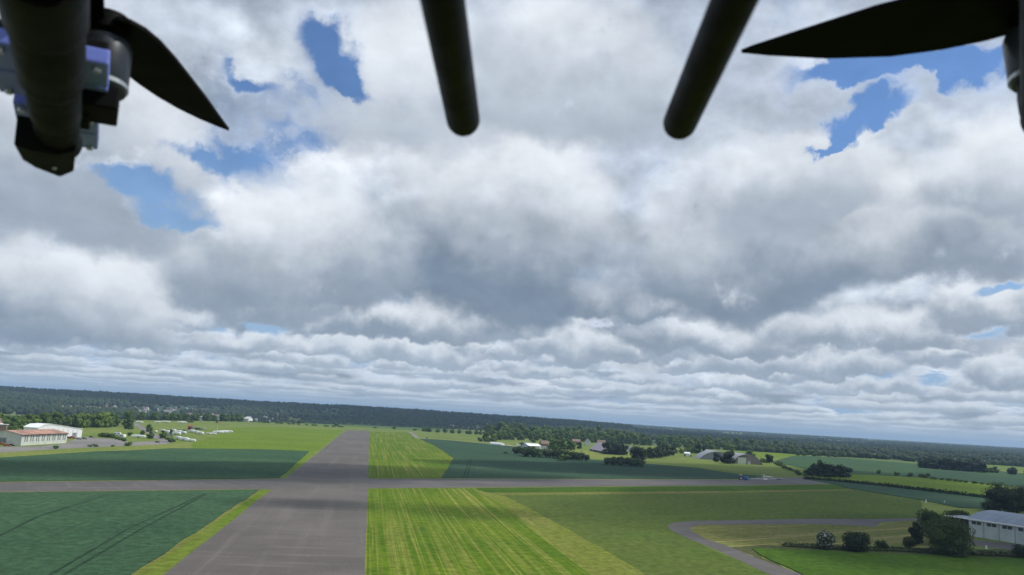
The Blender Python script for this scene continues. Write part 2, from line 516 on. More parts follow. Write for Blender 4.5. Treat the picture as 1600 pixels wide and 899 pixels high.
def leaf_mat(name, c1, c2, obj_vary=0.45, scale=0.22, blossom=None):
    m, N, bs = new_mat(name)
    tcn = N.n('ShaderNodeTexCoord')
    nz = N.noise(tcn.outputs['Object'], scale, 4.0, 0.65)
    oi = N.n('ShaderNodeObjectInfo')
    c = N.mix(N.smooth(nz, 0.3, 0.7), c1, c2)
    c = N.mix(N.math('MULTIPLY', oi.outputs['Random'], obj_vary), c, tuple(a * 0.45 + b * 0.1 for a, b in zip(c1, c2)))
    if blossom:
        nb = N.noise(tcn.outputs['Object'], 1.1, 3.0, 0.7)
        c = N.mix(N.smooth(nb, 0.52, 0.6), c, blossom)
    N.put(bs.inputs['Base Color'], c)
    bs.inputs['Roughness'].default_value = 0.75
    bs.inputs['Specular IOR Level'].default_value = 0.15
    return m

M = {}
M['grass_bright'] = field_mat('grass_bright', (0.098, 0.158, 0.009), (0.064, 0.125, 0.008), (0.230, 0.230, 0.055), s_across=1.05, s_along=170.0, amt=0.9, thr=(0.42, 0.66), blotch=(0.040, 0.100, 0.009), bl_amt=0.65)
M['grass_lush'] = field_mat('grass_lush', (0.058, 0.112, 0.012), (0.045, 0.092, 0.010), (0.085, 0.125, 0.024), sd=TX, amt=0.4)
M['grass_far'] = field_mat('grass_far', (0.132, 0.195, 0.020), (0.108, 0.172, 0.018), (0.185, 0.22, 0.05), sd=TX, s_across=9, amt=0.5)
M['grass_dull'] = field_mat('grass_dull', (0.088, 0.122, 0.026), (0.072, 0.108, 0.024), (0.125, 0.15, 0.038), sd=TX, s_across=5, amt=0.45, blotch=(0.06, 0.12, 0.014), bl_amt=0.6)
M['grass_pale'] = field_mat('grass_pale', (0.185, 0.215, 0.055), (0.150, 0.190, 0.045), (0.23, 0.23, 0.09), sd=RW, amt=0.5, blotch=(0.11, 0.15, 0.03))
M['meadow'] = field_mat('meadow', (0.150, 0.190, 0.050), (0.115, 0.165, 0.036), (0.20, 0.21, 0.08), sd=TX, s_across=12, amt=0.5, blotch=(0.08, 0.12, 0.026), bl_amt=0.6)
M['verge'] = field_mat('verge', (0.100, 0.165, 0.014), (0.125, 0.165, 0.026), (0.18, 0.15, 0.06), amt=0.7, s_across=1.5)
M['pale_band'] = field_mat('pale_band', (0.130, 0.165, 0.024), (0.160, 0.175, 0.040), (0.25, 0.22, 0.09), s_across=1.2, s_along=60, amt=0.7)
M['dry_strip'] = field_mat('dry_strip', (0.17, 0.16, 0.05), (0.12, 0.15, 0.03), (0.24, 0.20, 0.10), s_across=1.2, s_along=30)
M['mown_rows'] = field_mat('mown_rows', (0.150, 0.155, 0.045), (0.120, 0.138, 0.036), (0.30, 0.26, 0.11), sd=TX, s_across=2.6, s_along=260, amt=0.85, thr=(0.46, 0.62))
M['crop'] = field_mat('crop', (0.050, 0.100, 0.050), (0.036, 0.078, 0.040), (0.068, 0.122, 0.056), sd=RW, s_across=1.6, s_along=240, amt=0.5, blotch=(0.045, 0.11, 0.045))
M['crop_blue'] = field_mat('crop_blue', (0.042, 0.082, 0.046), (0.033, 0.068, 0.041), (0.052, 0.096, 0.048), sd=TX, s_across=9, s_along=240, amt=0.4, blotch=(0.05, 0.085, 0.04))
M['crop_mid'] = field_mat('crop_mid', (0.052, 0.098, 0.044), (0.042, 0.084, 0.040), (0.062, 0.112, 0.046), sd=TX, s_across=9, s_along=240, amt=0.4)
M['wheeling'] = field_mat('wheeling', (0.020, 0.045, 0.026), (0.024, 0.05, 0.026))
M['runway'] = asphalt_mat('runway', (0.108, 0.097, 0.086), RW, (0.172, 0.156, 0.136))
M['taxiway'] = asphalt_mat('taxiway', (0.098, 0.091, 0.086), TX, (0.165, 0.152, 0.14))
M['apron'] = asphalt_mat('apron', (0.185, 0.175, 0.165), TX, (0.27, 0.26, 0.24))
M['gravel'] = field_mat('gravel', (0.30, 0.27, 0.21), (0.24, 0.22, 0.17))
M['bank'] = field_mat('bank', (0.33, 0.27, 0.19), (0.26, 0.22, 0.15))
M['rough_grass'] = field_mat('rough_grass', (0.085, 0.085, 0.038), (0.060, 0.080, 0.028), (0.13, 0.11, 0.06), s_across=1.0, s_along=4.0, amt=0.7)
M['leaf'] = leaf_mat('leaf', (0.062, 0.108, 0.022), (0.092, 0.150, 0.028))
M['leaf_light'] = leaf_mat('leaf_light', (0.10, 0.155, 0.030), (0.135, 0.20, 0.032), 0.3)
M['leaf_dark'] = leaf_mat('leaf_dark', (0.020, 0.036, 0.015), (0.030, 0.050, 0.018), 0.4)
M['leaf_olive'] = leaf_mat('leaf_olive', (0.050, 0.062, 0.026), (0.066, 0.084, 0.030), 0.3)
M['leaf_mid'] = leaf_mat('leaf_mid', (0.040, 0.066, 0.022), (0.060, 0.094, 0.028), 0.35)
M['leaf_conifer'] = leaf_mat('leaf_conifer', (0.034, 0.056, 0.022), (0.046, 0.072, 0.026), 0.35)
M['blossom'] = leaf_mat('blossom', (0.040, 0.065, 0.022), (0.055, 0.08, 0.026), 0.1, blossom=(0.55, 0.55, 0.50))
M['bark'] = plain('bark', (0.07, 0.055, 0.04), 0.9, scale=3)
M['far_leaf'] = None

def far_leaf():
    m, N, bs = new_mat('far_leaf')
    g = N.n('ShaderNodeNewGeometry')
    big = N.noise(g.outputs['Position'], 0.0035, 4.0, 0.6)
    sm = N.noise(g.outputs['Position'], 0.045, 2.0, 0.6)
    c = N.mix(N.smooth(big, 0.35, 0.65), (0.024, 0.040, 0.018), (0.036, 0.056, 0.022))
    c = N.mix(N.smooth(sm, 0.45, 0.75, 0.0, 0.7), c, (0.054, 0.084, 0.026))
    N.put(bs.inputs['Base Color'], c)
    bs.inputs['Roughness'].default_value = 0.8
    bs.inputs['Specular IOR Level'].default_value = 0.1
    return m
M['far_leaf'] = far_leaf()

def land_mat():
    """Open country: pasture near the airfield, a patchwork of fields beyond."""
    m, N, bs = new_mat('land')
    g = N.n('ShaderNodeNewGeometry')
    P = g.outputs['Position']
    vo = N.n('ShaderNodeTexVoronoi', voronoi_dimensions='2D', feature='F1')
    N.put(vo.inputs['Vector'], along(N, P, (0.3, 0.954), 420.0, 260.0))
    vo.inputs['Scale'].default_value = 1.0
    pick = N.n('ShaderNodeSeparateColor')
    N.put(pick.inputs[0], vo.outputs['Color'])
    fields = N.ramp(pick.outputs[0], [(0.0, (0.045, 0.082, 0.045)), (0.22, (0.075, 0.125, 0.040)), (0.42, (0.105, 0.165, 0.036)),
                                      (0.6, (0.055, 0.10, 0.050)), (0.78, (0.130, 0.165, 0.055)), (0.93, (0.24, 0.21, 0.11))], 'CONSTANT')
    dist = N.vec('LENGTH', P)
    n1 = N.noise(P, 0.012, 5.0, 0.6)
    near = N.mix(N.smooth(n1, 0.35, 0.65), (0.125, 0.180, 0.036), (0.165, 0.200, 0.055))
    c = N.mix(N.smooth(dist, 1500.0, 1900.0), near, fields)
    c = N.vec('SCALE', c, scale=N.smooth(N.noise(P, 0.08, 5.0, 0.65), 0.25, 0.75, 0.82, 1.16))
    N.put(bs.inputs['Base Color'], c)
    bs.inputs['Roughness'].default_value = 0.95
    bs.inputs['Specular IOR Level'].default_value = 0.05
    return m
M['land'] = land_mat()

M['white'] = plain('white_paint', (0.84, 0.85, 0.85), 0.45, vary=0.06)
M['white_wall'] = plain('white_cladding', (0.58, 0.61, 0.62), 0.6, vary=0.08, scale=0.3)
M['cream_wall'] = plain('cream_render', (0.60, 0.62, 0.56), 0.75, vary=0.10, scale=0.35)
M['pale_green_wall'] = plain('pale_green_cladding', (0.45, 0.50, 0.485), 0.6, vary=0.10, scale=0.3)
M['grey_metal'] = plain('grey_sheet', (0.24, 0.26, 0.28), 0.5, vary=0.14, scale=0.25)
M['roof_blue'] = plain('blue_grey_roof', (0.22, 0.26, 0.32), 0.5, vary=0.14, scale=0.2)
M['roof_red'] = plain('rust_red_roof', (0.36, 0.20, 0.145), 0.7, vary=0.38, scale=0.12)
M['roof_slate'] = plain('lilac_slate', (0.30, 0.27, 0.30), 0.7, vary=0.12, scale=0.4)
M['roof_tile'] = plain('brown_tile', (0.19, 0.135, 0.11), 0.8, vary=0.25, scale=0.4)
M['brick'] = plain('weathered_brick', (0.30, 0.20, 0.15), 0.85, vary=0.2, scale=0.4)
M['timber'] = plain('black_timber', (0.055, 0.05, 0.045), 0.8, vary=0.3, scale=0.5)
M['brown_sheet'] = plain('brown_sheet', (0.22, 0.195, 0.165), 0.7, vary=0.2, scale=0.15)
M['cream_door'] = plain('cream_door', (0.66, 0.68, 0.54), 0.6, vary=0.06)
M['dark'] = plain('dark_opening', (0.025, 0.027, 0.03), 0.8)
M['glass'] = plain('window_glass', (0.05, 0.06, 0.075), 0.12, spec=0.6, vary=0.3, scale=0.8)
M['window_grey'] = plain('dusty_glass', (0.19, 0.22, 0.235), 0.3, spec=0.5, vary=0.3, scale=0.8)
M['rubber'] = plain('rubber', (0.025, 0.025, 0.026), 0.85)
M['red_paint'] = plain('red_paint', (0.50, 0.03, 0.035), 0.35)
M['orange_paint'] = plain('orange_paint', (0.55, 0.19, 0.02), 0.4)
M['dark_paint'] = plain('dark_paint', (0.035, 0.04, 0.05), 0.35)
M['silver_paint'] = plain('silver_paint', (0.33, 0.34, 0.36), 0.35)
M['blue_paint'] = plain('blue_paint', (0.03, 0.16, 0.42), 0.4, vary=0.2)
M['rust'] = plain('rust', (0.28, 0.10, 0.05), 0.9, vary=0.3)
M['carbon'] = plain('carbon_tube', (0.0035, 0.0037, 0.004), 0.62, spec=0.1, vary=0.2, scale=60)
M['black_plastic'] = plain('black_plastic', (0.0035, 0.0037, 0.004), 0.65, spec=0.1, vary=0.2, scale=80)
M['rotor'] = plain('rotor_carbon', (0.0035, 0.0037, 0.004), 0.65, spec=0.06, vary=0.2, scale=40)
M['anodised'] = plain('anodised_blue', (0.18, 0.23, 0.70), 0.45, metal=0.0, vary=0.12, scale=60)
M['motor_grey'] = plain('motor_grey', (0.030, 0.036, 0.045), 0.35, metal=0.3, vary=0.2, scale=60)
M['bolt_steel'] = plain('bolt_steel', (0.45, 0.47, 0.46), 0.35, metal=0.8, vary=0.2, scale=90)

# ------------------------------------------------------------------ terrain
def lerp(x, xs, ys):
    if x <= xs[0]: return ys[0]
    for i in range(1, len(xs)):
        if x <= xs[i]:
            t = (x - xs[i - 1]) / (xs[i] - xs[i - 1])
            return ys[i - 1] + t * (ys[i] - ys[i - 1])
    return ys[-1]
def sstep(x, a, b):
    t = min(1.0, max(0.0, (x - a) / (b - a)))
    return t * t * (3 - 2 * t)
def terrain(x, y):
    r = math.hypot(x, y)
    if r < 950: return 0.0
    az = math.degrees(math.atan2(x, y))
    left = 1.0 - sstep(az, 4.0, 13.0)
    edge = lerp(az, [-60, -32, -25, -17.5, -10, 0, 8], [1050, 1100, 1420, 1700, 1950, 2150, 2400])
    top = lerp(az, [-60, -32, -25, -17.5, -10, -2, 5, 14], [20, 20, 24, 27, 30, 27, 23, 18])
    nz = noise.noise(Vector((x * 0.0011, y * 0.0011, 1.7))) * 6.0 + noise.noise(Vector((x * 0.004, y * 0.004, 6.7))) * 3.0
    a = -26.0 * sstep(r, edge, edge + 500) + (26.0 + top + nz) * sstep(r, 2450, 4350)
    b = 3.0 * sstep(r, 2200, 3200) * noise.noise(Vector((x * 0.0009, y * 0.0009, 4.2))) + 8.0 * sstep(r, 3500, 8500)
    return a * left + b * (1 - left)

def build_ground():
    azs = [-180 + 12 * i for i in range(10)] + [-60 + 1.0 * i for i in range(121)] + [72 + 12 * i for i in range(10)]
    rs = [30, 120, 300, 600, 940] + [1000 + 90 * i for i in range(45)] + [5200, 5800, 6500, 7300, 8200, 9300, 10600, 12300, 15000]
    vs = [(0, 0, 0)]
    for r in rs:
        for a in azs:
            x, y = r * math.sin(R(a)), r * math.cos(R(a))
            vs.append((x, y, terrain(x, y) if abs(a) <= 61 else 0.0))
    n = len(azs); fs = []
    for k in range(n):
        fs.append((0, 1 + (k + 1) % n, 1 + k))
    for i in range(len(rs) - 1):
        for k in range(n):
            k2 = (k + 1) % n
            fs.append((1 + i * n + k, 1 + i * n + k2, 1 + (i + 1) * n + k2, 1 + (i + 1) * n + k))
    mb = MB(); mb.add(vs, fs)
    o = mb.build('ground', M['land'])
    if o.data.polygons[0].normal.z < 0: o.data.flip_normals()
    o.data.shade_smooth()
    return tag(o, kind='structure')
build_ground()

from mathutils.geometry import tessellate_polygon
def sheet(name, pts, z, mat, jit=0.8, step=14.0, thick=0.0, kind='structure'):
    """A flat piece of ground cover; its outline wanders a little like a real edge."""
    r = random.Random(len(pts) * 131 + int(abs(pts[0][0]) * 7))
    out = []
    for i, a in enumerate(pts):
        b = pts[(i + 1) % len(pts)]
        L = math.hypot(b[0] - a[0], b[1] - a[1])
        k = max(1, min(160, int(L / step))) if jit else 1
        for j in range(k):
            t = j / k
            x, y = a[0] + (b[0] - a[0]) * t, a[1] + (b[1] - a[1]) * t
            if jit and j:
                x += r.uniform(-jit, jit); y += r.uniform(-jit, jit)
            out.append((x, y, z))
    tri = tessellate_polygon([[Vector(p) for p in out]])
    mb = MB(); mb.add(out, [tuple(t) for t in tri])
    if thick:
        n = len(out)
        low = [(x, y, z - thick) for x, y, _ in out]
        mb.add(out + low, [(i, (i + 1) % n, n + (i + 1) % n, n + i) for i in range(n)])
    me = bpy.data.meshes.new(name)
    me.from_pydata(mb.v, [], mb.f)
    me.materials.append(mat)
    bm = bmesh.new(); bm.from_mesh(me)
    bmesh.ops.remove_doubles(bm, verts=bm.verts, dist=0.0005)
    bmesh.ops.recalc_face_normals(bm, faces=bm.faces)
    for f in bm.faces:
        if abs(f.normal.z) > 0.5 and f.normal.z < 0: f.normal_flip()
    bm.to_mesh(me); bm.free()
    o = bpy.data.objects.new(name, me)
    COL.objects.link(o)
    return tag(o, kind=kind)

def ribbon(name, pts, width, z, mat, jit=0.0):
    """A strip of constant width along a polyline."""
    L, Rr = [], []
    for i, p in enumerate(pts):
        a = pts[max(0, i - 1)]; b = pts[min(len(pts) - 1, i + 1)]
        d = Vector((b[0] - a[0], b[1] - a[1])).normalized()
        nn = Vector((-d.y, d.x)) * width / 2
        L.append((p[0] + nn.x, p[1] + nn.y)); Rr.append((p[0] - nn.x, p[1] - nn.y))
    return sheet(name, L + Rr[::-1], z, mat, jit)

# --- fields, each a little proud of the one below
sheet('runway', [(-35.6, -60), (12.3, -60), (-33.0,213.1), (-73.3,457.6), (-247.8,1509.8), (-277.3,1442.6), (-78.6,199.7)], 0.06, M['runway'], 0.25, 20)
sheet('taxiway', [(-294.1,318.3), (-221.6,367.6), (-123.4,461.4), (-90.0,489.2), (-90.8,417.1), (-116.1,399.2), (-199.8,332.5), (-263.5,286.1)], 0.052, M['taxiway'], 0.3)
sheet('taxiway', [(-91.2,485.4), (-33.8,528.1), (105.6,625.9), (204.1,695.8), (245.6,747.7), (285.5,781.9), (283.8,704.9), (237.2,666.8), (182.2,620.8), (94.1,556.7), (-29.4,464.6), (-79.6,426.1)], 0.052, M['taxiway'], 0.3)
sheet('apron', [(-326.7,429.6), (-321.0,527.6), (-316.1,594.2), (-304.1,668.1), (-295.2,719.1), (-307.7,775.1), (-321.6,788.3), (-324.6,718.4), (-359.3,755.4), (-387.9,759.5), (-363.4,691.4), (-343.2,648.0), (-340.9,605.1), (-351.6,576.9), (-367.1,481.5)], 0.03, M['apron'], 0.6)
ribbon('access_road', [(-307.1,757.7), (-341.1,813.8), (-391.6,912.3), (-447.5,1019.0), (-507.1,1133.1), (-543.0,1195.7)], 9.0, 0.036, M['apron'], 0.4)
sheet('grass_field', [(-11.5, 85), (-32.3,208.5), (-69.3,433.4), (-13.4,471.4), (6.0,393.4), (28.0,297.5), (37.7,228.7), (75, 85)], 0.04, M['grass_bright'], 0.8)
sheet('grass_band', [(-13.5,472.6), (93.6,553.4), (181.0,616.7), (235.8,662.8), (282.0,700.4), (279.9,651.1), (149.0,551.4), (-12.4,440.8)], 0.034, M['grass_lush'], 0.7)
sheet('pale_strip', [(-14.1,460.2), (3.0,434.4), (21.7,348.3), (37.5,266.1), (43.2,230.3), (26.9,225.5), (16.7,299.2), (2.9,383.8)], 0.048, M['pale_band'], 0.5, 6)
sheet('pale_strip', [(-12.5,444.3), (150.4,556.4), (277.7,652.0), (274.0,638.7), (146.0,540.1), (3.0,439.5)], 0.047, M['dry_strip'], 0.8, 6)
sheet('dull_grass_field', [(-2.2,448.8), (146.8,543.3), (277.6,646.9), (298.3,583.2), (224.9,440.2), (121.8,393.5), (70.1,341.4), (75.6,286.6), (84.9,233.4), (34.6,219.4), (28.0,297.5)], 0.02, M['grass_dull'], 0.8)
sheet('track', [(78.7,223.5), (81.3,246.8), (76.2,290.9), (71.9,314.3), (70.0,335.7), (70.9,349.5), (77.3,363.3), (86.4,372.1), (121.6,392.0), (154.9,411.0), (194.7,427.8), (228.6,447.2), (223.2,436.8), (189.6,411.8), (178.3,391.9), (165.3,391.9), (146.3,388.2), (115.8,373.3), (87.8,359.9), (80.3,348.1), (78.4,336.6), (79.1,315.4), (83.7,299.0), (86.2,277.6), (92.1,250.0), (93.1,227.4)], 0.055, M['taxiway'], 0.25, 8)
sheet('mown_field', [(78.9,339.4), (80.7,349.6), (88.1,361.3), (166.4,394.7), (179.6,394.6), (230.4,450.9), (236.9,425.1), (183.7,330.2), (125.0,310.9), (94.8,305.9), (83.4,298.3), (78.7,314.5)], 0.028, M['mown_rows'], 0.5)
sheet('wheat_field', [(91.0,297.4), (121.7,302.6), (156.1,306.1), (197.4,311.6), (236.9,316.3), (141.6,190.4), (89.4,187.1), (91.8,246.1), (89.6,283.7)], 0.30, M['grass_lush'], 0.6, 10, 0.28)
sheet('rough_margin', [(83.7,299.0), (97.9,308.6), (126.4,314.4), (167.0,327.3), (190.1,332.4), (214.0,337.7), (254.2,339.1), (236.9,316.3), (197.4,311.6), (156.1,306.1), (121.7,302.6), (91.0,297.4), (89.6,283.7), (90.0,237.4), (90.5,244.8)], 0.033, M['rough_grass'], 1.2, 5)
sheet('hangar_yard', [(202.9,364.3), (196.0,342.5), (211.5,333.7), (231.4,325.6), (252.0,354.2), (225.6,355.8)], 0.045, M['taxiway'], 0.4)
sheet('crop_field', [(-273.1,278.2), (-198.9,330.9), (-115.2,396.4), (-85.3,197.0), (-74.7,141.1), (-139.6,127.9)], 0.24, M['crop'], 0.5, 9, 0.22)
sheet('verge', [(-115.7,398.1), (-110.6,409.7), (-78.6,199.7), (-70.6,152.0), (-79.1,159.3), (-85.3,197.0)], 0.043, M['verge'], 0.5, 8)
sheet('dry_edge', [(-115.7,396.1), (-95.3,260.9), (-85.6,197.6), (-79.6,162.6), (-77.2,160.6), (-83.6,197.0), (-93.3,260.4), (-114.3,396.3)], 0.047, M['dry_strip'], 0.5, 5)
sheet('crop_field', [(-370.2,374.0), (-297.6,489.9), (-292.8,535.9), (-287.9,584.2), (-278.3,612.6), (-268.8,667.2), (-252.9,684.5), (-216.4,722.3), (-173.5,740.5), (-123.9,463.3), (-222.5,369.1), (-300.4,305.2)], 0.24, M['crop'], 0.5, 14, 0.22)
sheet('grass_strip', [(-316.8,416.8), (-296.5,488.2), (-286.4,581.2), (-266.8,662.4), (-255.1,676.3), (-299.1,790.6), (-296.4,731.6), (-303.3,666.5), (-315.1,592.3), (-319.4,525.1), (-325.5,427.9)], 0.041, M['grass_pale'], 0.9, 8)
sheet('grass_field', [(-266.2,658.3), (-172.0,734.5), (-123.4,461.4), (-122.2,462.2), (-278.6,1426.3), (-388.9,1432.8), (-410.9,1237.6), (-325.0,923.7), (-290.6,768.6), (-281.7,702.6)], 0.038, M['grass_far'], 0.8)
sheet('grass_field', [(-237.8,1449.8), (-178.3,1532.6), (-125.4,1223.7), (-83.1,1008.7), (-45.0,765.7), (-37.9,527.2), (-79.6,496.0)], 0.038, M['grass_bright'], 0.8)
sheet('crop_field', [(-124.6,1225.3), (-93.2,1241.2), (12.8,1142.3), (53.8,1064.7), (94.3,892.8), (152.7,867.7), (198.5,845.7), (220.4,771.9), (246.7,760.2), (205.7,701.1), (106.2,629.4), (-38.0,528.2), (-45.0,765.7), (-83.1,1008.7)], 0.24, M['crop_blue'], 0.4, 14, 0.22)
sheet('path', [(-183.5,1576.9), (-178.9,1590.2), (-127.5,1253.3), (-133.1,1241.8)], 0.05, M['apron'], 0.3)
ribbon('field_track', [(-130.1,1241.0), (-95.0,1264.1), (-34.0,1210.5), (18.3,1150.7)], 5.0, 0.05, M['gravel'], 0.3)
sheet('earth_bank', [(-2.6,1197.6), (8.7,1200.1), (18.2,1141.1), (12.7,1123.6)], 0.06, M['bank'], 0.5)
sheet('meadow_field', [(86.6,1172.7), (108.3,1159.0), (146.4,1137.6), (175.9,1126.7), (177.1,1025.9), (151.8,878.3), (95.8,920.9), (54.2,1073.1), (18.2,1141.1)], 0.03, M['grass_pale'], 0.8)
sheet('meadow_field', [(155.5,899.9), (179.8,991.4), (239.4,1156.9), (273.3,1206.5), (262.1,1064.8), (282.0,988.1), (340.8,1050.5), (352.3,938.7), (293.1,795.9), (248.1,764.4), (221.6,776.2), (199.7,850.9)], 0.03, M['meadow'], 0.8)
sheet('hayfield', [(290.6,785.8), (382.2,896.9), (466.0,910.0), (496.2,887.7), (513.2,827.9), (383.3,643.2), (338.8,728.5)], 0.03, M['grass_far'], 0.8)
sheet('crop_field', [(279.4,758.6), (330.0,709.8), (374.0,630.2), (325.2,537.8), (295.8,530.2), (295.2,577.1), (279.1,652.9), (283.5,701.4)], 0.40, M['crop_blue'], 0.5, 14, 0.38)
ribbon('field_path', [(284.7,683.4), (285.4,646.3), (294.7,613.4), (298.3,583.2), (295.5,552.6)], 3.0, 0.06, M['gravel'], 0.3)
sheet('crop_field', [(368.1,1121.2), (511.3,1443.8), (559.1,1498.9), (638.0,1496.7), (746.5,1372.8), (803.2,1200.6), (526.2,787.6), (519.3,835.6), (501.1,896.3), (470.7,919.1), (385.3,904.3), (358.0,948.0)], 0.40, M['crop_mid'], 0.5, 14, 0.38)
sheet('crop_field', [(474.4,986.4), (634.9,1167.8), (658.6,985.0), (530.0,793.3), (523.3,842.0), (504.4,902.2)], 0.46, M['crop_blue'], 0.5, 14, 0.05)
sheet('hayfield', [(465.7,1679.7), (533.5,1728.6), (574.8,1541.2), (516.8,1459.2), (432.3,1292.1), (412.3,1309.1)], 0.03, M['grass_far'], 0.8)
sheet('hayfield', [(-167.1,1540.4), (-112.2,1653.0), (-32.0,1662.9), (-33.3,1252.4), (-96.4,1281.8), (-124.3,1260.0)], 0.03, M['meadow'], 0.8)
for pts in ([(-270.9,325.6), (-221.4,367.1), (-123.2,460.6)], [(-247.9,298.7), (-200.3,333.2), (-116.2,399.8)], [(-78.3,494.0), (105.4,624.4), (196.8,689.0)], [(-68.5,434.7), (94.1,556.7), (236.9,666.0)]):
    ribbon('dry_edge', pts, 1.8, 0.058, M['dry_strip'], 0.3)
# wheelings left by the sprayer in the crops
for pts, zz in (([(-100.6,188.8), (-115.5,261.2), (-130.4,365.3)], 0.26), ([(-97.9,189.6), (-111.3,258.6), (-129.0,364.5)], 0.26), ([(-137.9,227.2), (-152.1,276.2), (-161.8,341.3)], 0.26),
                ([(-24.6,540.4), (-30.7,781.4)], 0.26), ([(-22.2,542.2), (-29.0,783.3)], 0.26)):
    ribbon('wheeling', pts, 0.9, zz, M['wheeling'], 0.12)

# ------------------------------------------------------------------ trees and bushes
import numpy as np
ICO_V = None
def ico():
    bm = bmesh.new(); bmesh.ops.create_icosphere(bm, subdivisions=1, radius=1.0)
    v = np.array([p.co[:] for p in bm.verts]); f = np.array([[q.index for q in p.verts] for p in bm.faces])
    bm.free(); return v, f
ICO_V, ICO_F = ico()

def crown_mesh(name, seed, h, w, n, leaf, mat, base=0.18, kind='round', trunk=True, lobes=11, core=0.78):
    """Crown of many small leaf faces spread over a cluster of lobes; a trunk below if asked."""
    r = np.random.RandomState(seed)
    cz = h * (base + (1 - base) * 0.5); rz = h * (1 - base) * 0.5
    C = []
    for i in range(lobes):
        d = r.normal(size=3); d /= np.linalg.norm(d)
        q = r.uniform(0.25, 0.72)
        c = np.array([d[0] * w * 0.5 * q, d[1] * w * 0.5 * q, cz + d[2] * rz * q])
        rad = w * r.uniform(0.17, 0.30)
        if kind == 'cone':
            zz = r.uniform(0, 1); c = np.array([d[0] * w * 0.3 * (1 - zz), d[1] * w * 0.3 * (1 - zz), h * (base + (1 - base) * zz * 0.86)])
            rad = w * (0.36 * (1 - zz) + 0.12)
        if kind == 'bush':
            c = np.array([d[0] * w * 0.33, d[1] * w * 0.33, h * r.uniform(0.25, 0.66)]); rad = min(w * r.uniform(0.2, 0.3), h - c[2])
        C.append((c, rad, rad * r.uniform(0.75, 1.0)))
    if kind == 'round' and base < 0.1:                     # skirts that reach the ground
        for i in range(5):
            a = 1.2566 * i + r.uniform(-0.4, 0.4)
            C.append((np.array([math.cos(a) * w * 0.24, math.sin(a) * w * 0.24, h * 0.2]), w * 0.2, h * 0.19))
    vs, fs = [], []
    nv = 0
    for c, rad, rv in C:                                   # leafy inner mass so that the middle is not see-through
        v = ICO_V * (1 + r.uniform(-0.18, 0.1, (len(ICO_V), 1))) * np.array([rad, rad, rv]) * core + c
        vs.append(v); fs += [tuple(int(i) + nv for i in t) for t in ICO_F]; nv += len(v)
    wts = np.array([a[1] ** 2 for a in C]); wts /= wts.sum()
    idx = r.choice(len(C), n, p=wts)
    d = r.normal(size=(n, 3)); d /= np.linalg.norm(d, axis=1)[:, None]
    cs = np.array([C[i][0] for i in idx]); rad = np.array([[C[i][1], C[i][1], C[i][2]] for i in idx])
    p = cs + d * rad * r.uniform(0.78, 1.08, (n, 1))
    keep = p[:, 2] > h * 0.02
    p, d = p[keep], d[keep]; n = len(p)
    nn = d + r.normal(size=(n, 3)) * 0.45; nn /= np.linalg.norm(nn, axis=1)[:, None]
    a = np.cross(nn, r.normal(size=(n, 3))); a /= np.linalg.norm(a, axis=1)[:, None]
    b = np.cross(nn, a)
    s = leaf * r.uniform(0.5, 1.25, (n, 1))
    quad = np.stack([p + a * s, p + b * s * 0.7, p - a * s, p - b * s * 0.7], axis=1).reshape(-1, 3)
    vs.append(quad); fs += [(nv + 4 * i, nv + 4 * i + 1, nv + 4 * i + 2, nv + 4 * i + 3) for i in range(n)]; nv += 4 * n
    mb = MB(); mb.v = [tuple(q) for q in np.concatenate(vs)]; mb.f = fs; mb.m = [0] * len(fs)
    if trunk:
        mb.tube([(0, 0, -0.2), (0.02 * w, 0, h * base), (0, 0, h * 0.6)], [w * 0.035, w * 0.028, w * 0.012], 6, 1)
    me = bpy.data.meshes.new(name)
    me.from_pydata(mb.v, [], mb.f)
    me.materials.append(mat)
    if trunk: me.materials.append(M['bark'])
    me.polygons.foreach_set('material_index', mb.m)
    return me

KINDS = {
    'broad': [crown_mesh('tree', 10 + i, 15, 16, 420, 0.95, M['leaf'], base=0.04) for i in range(4)],
    'light': [crown_mesh('tree', 30 + i, 14, 15, 400, 0.95, M['leaf_light'], base=0.04) for i in range(3)],
    'dark': [crown_mesh('tree', 50 + i, 14, 15, 400, 0.95, M['leaf_dark'], base=0.03) for i in range(3)],
    'conifer': [crown_mesh('conifer_tree', 60 + i, 15, 9, 420, 0.8, M['leaf_conifer'], base=0.0, lobes=14) for i in range(3)],
    'bush': [crown_mesh('bush', 70 + i, 9, 13, 380, 0.85, M['leaf_mid'], kind='bush', base=0.0, trunk=False) for i in range(3)],
    'shrub': [crown_mesh('shrub', 80 + i, 4, 5, 220, 0.4, M['leaf'], kind='bush', base=0.0, trunk=False) for i in range(3)],
}
NOM = {'broad': 15, 'light': 14, 'dark': 14, 'conifer': 15, 'bush': 9, 'shrub': 4}
def plant(kind, x, y, h, label, cat, group=None, name=None, wide=1.0, z=None):
    me = rng.choice(KINDS[kind])
    o = bpy.data.objects.new(name or me.name.split('.')[0], me)
    COL.objects.link(o)
    s = h / NOM[kind]
    ws = s * wide * rng.uniform(0.9, 1.12)
    o.scale = (ws, ws, s)
    o.location = (x, y, terrain(x, y) - 0.05 if z is None else z)
    o.rotation_euler = (0, 0, rng.uniform(0, 6.28))
    return tag(o, label, cat, group)
def row(kind, pts, h, label, cat, group, name=None, wide=1.0, hv=0.18):
    for x, y in pts:
        plant(kind, x, y, h * rng.uniform(1 - hv, 1 + hv), label, cat, group, name, wide)
def spread(a, b, n, jx, jy):
    """n points between a and b with scatter."""
    return [(a[0] + (b[0] - a[0]) * (i + 0.5) / n + rng.uniform(-jx, jx), a[1] + (b[1] - a[1]) * (i + 0.5) / n + rng.uniform(-jy, jy)) for i in range(n)]

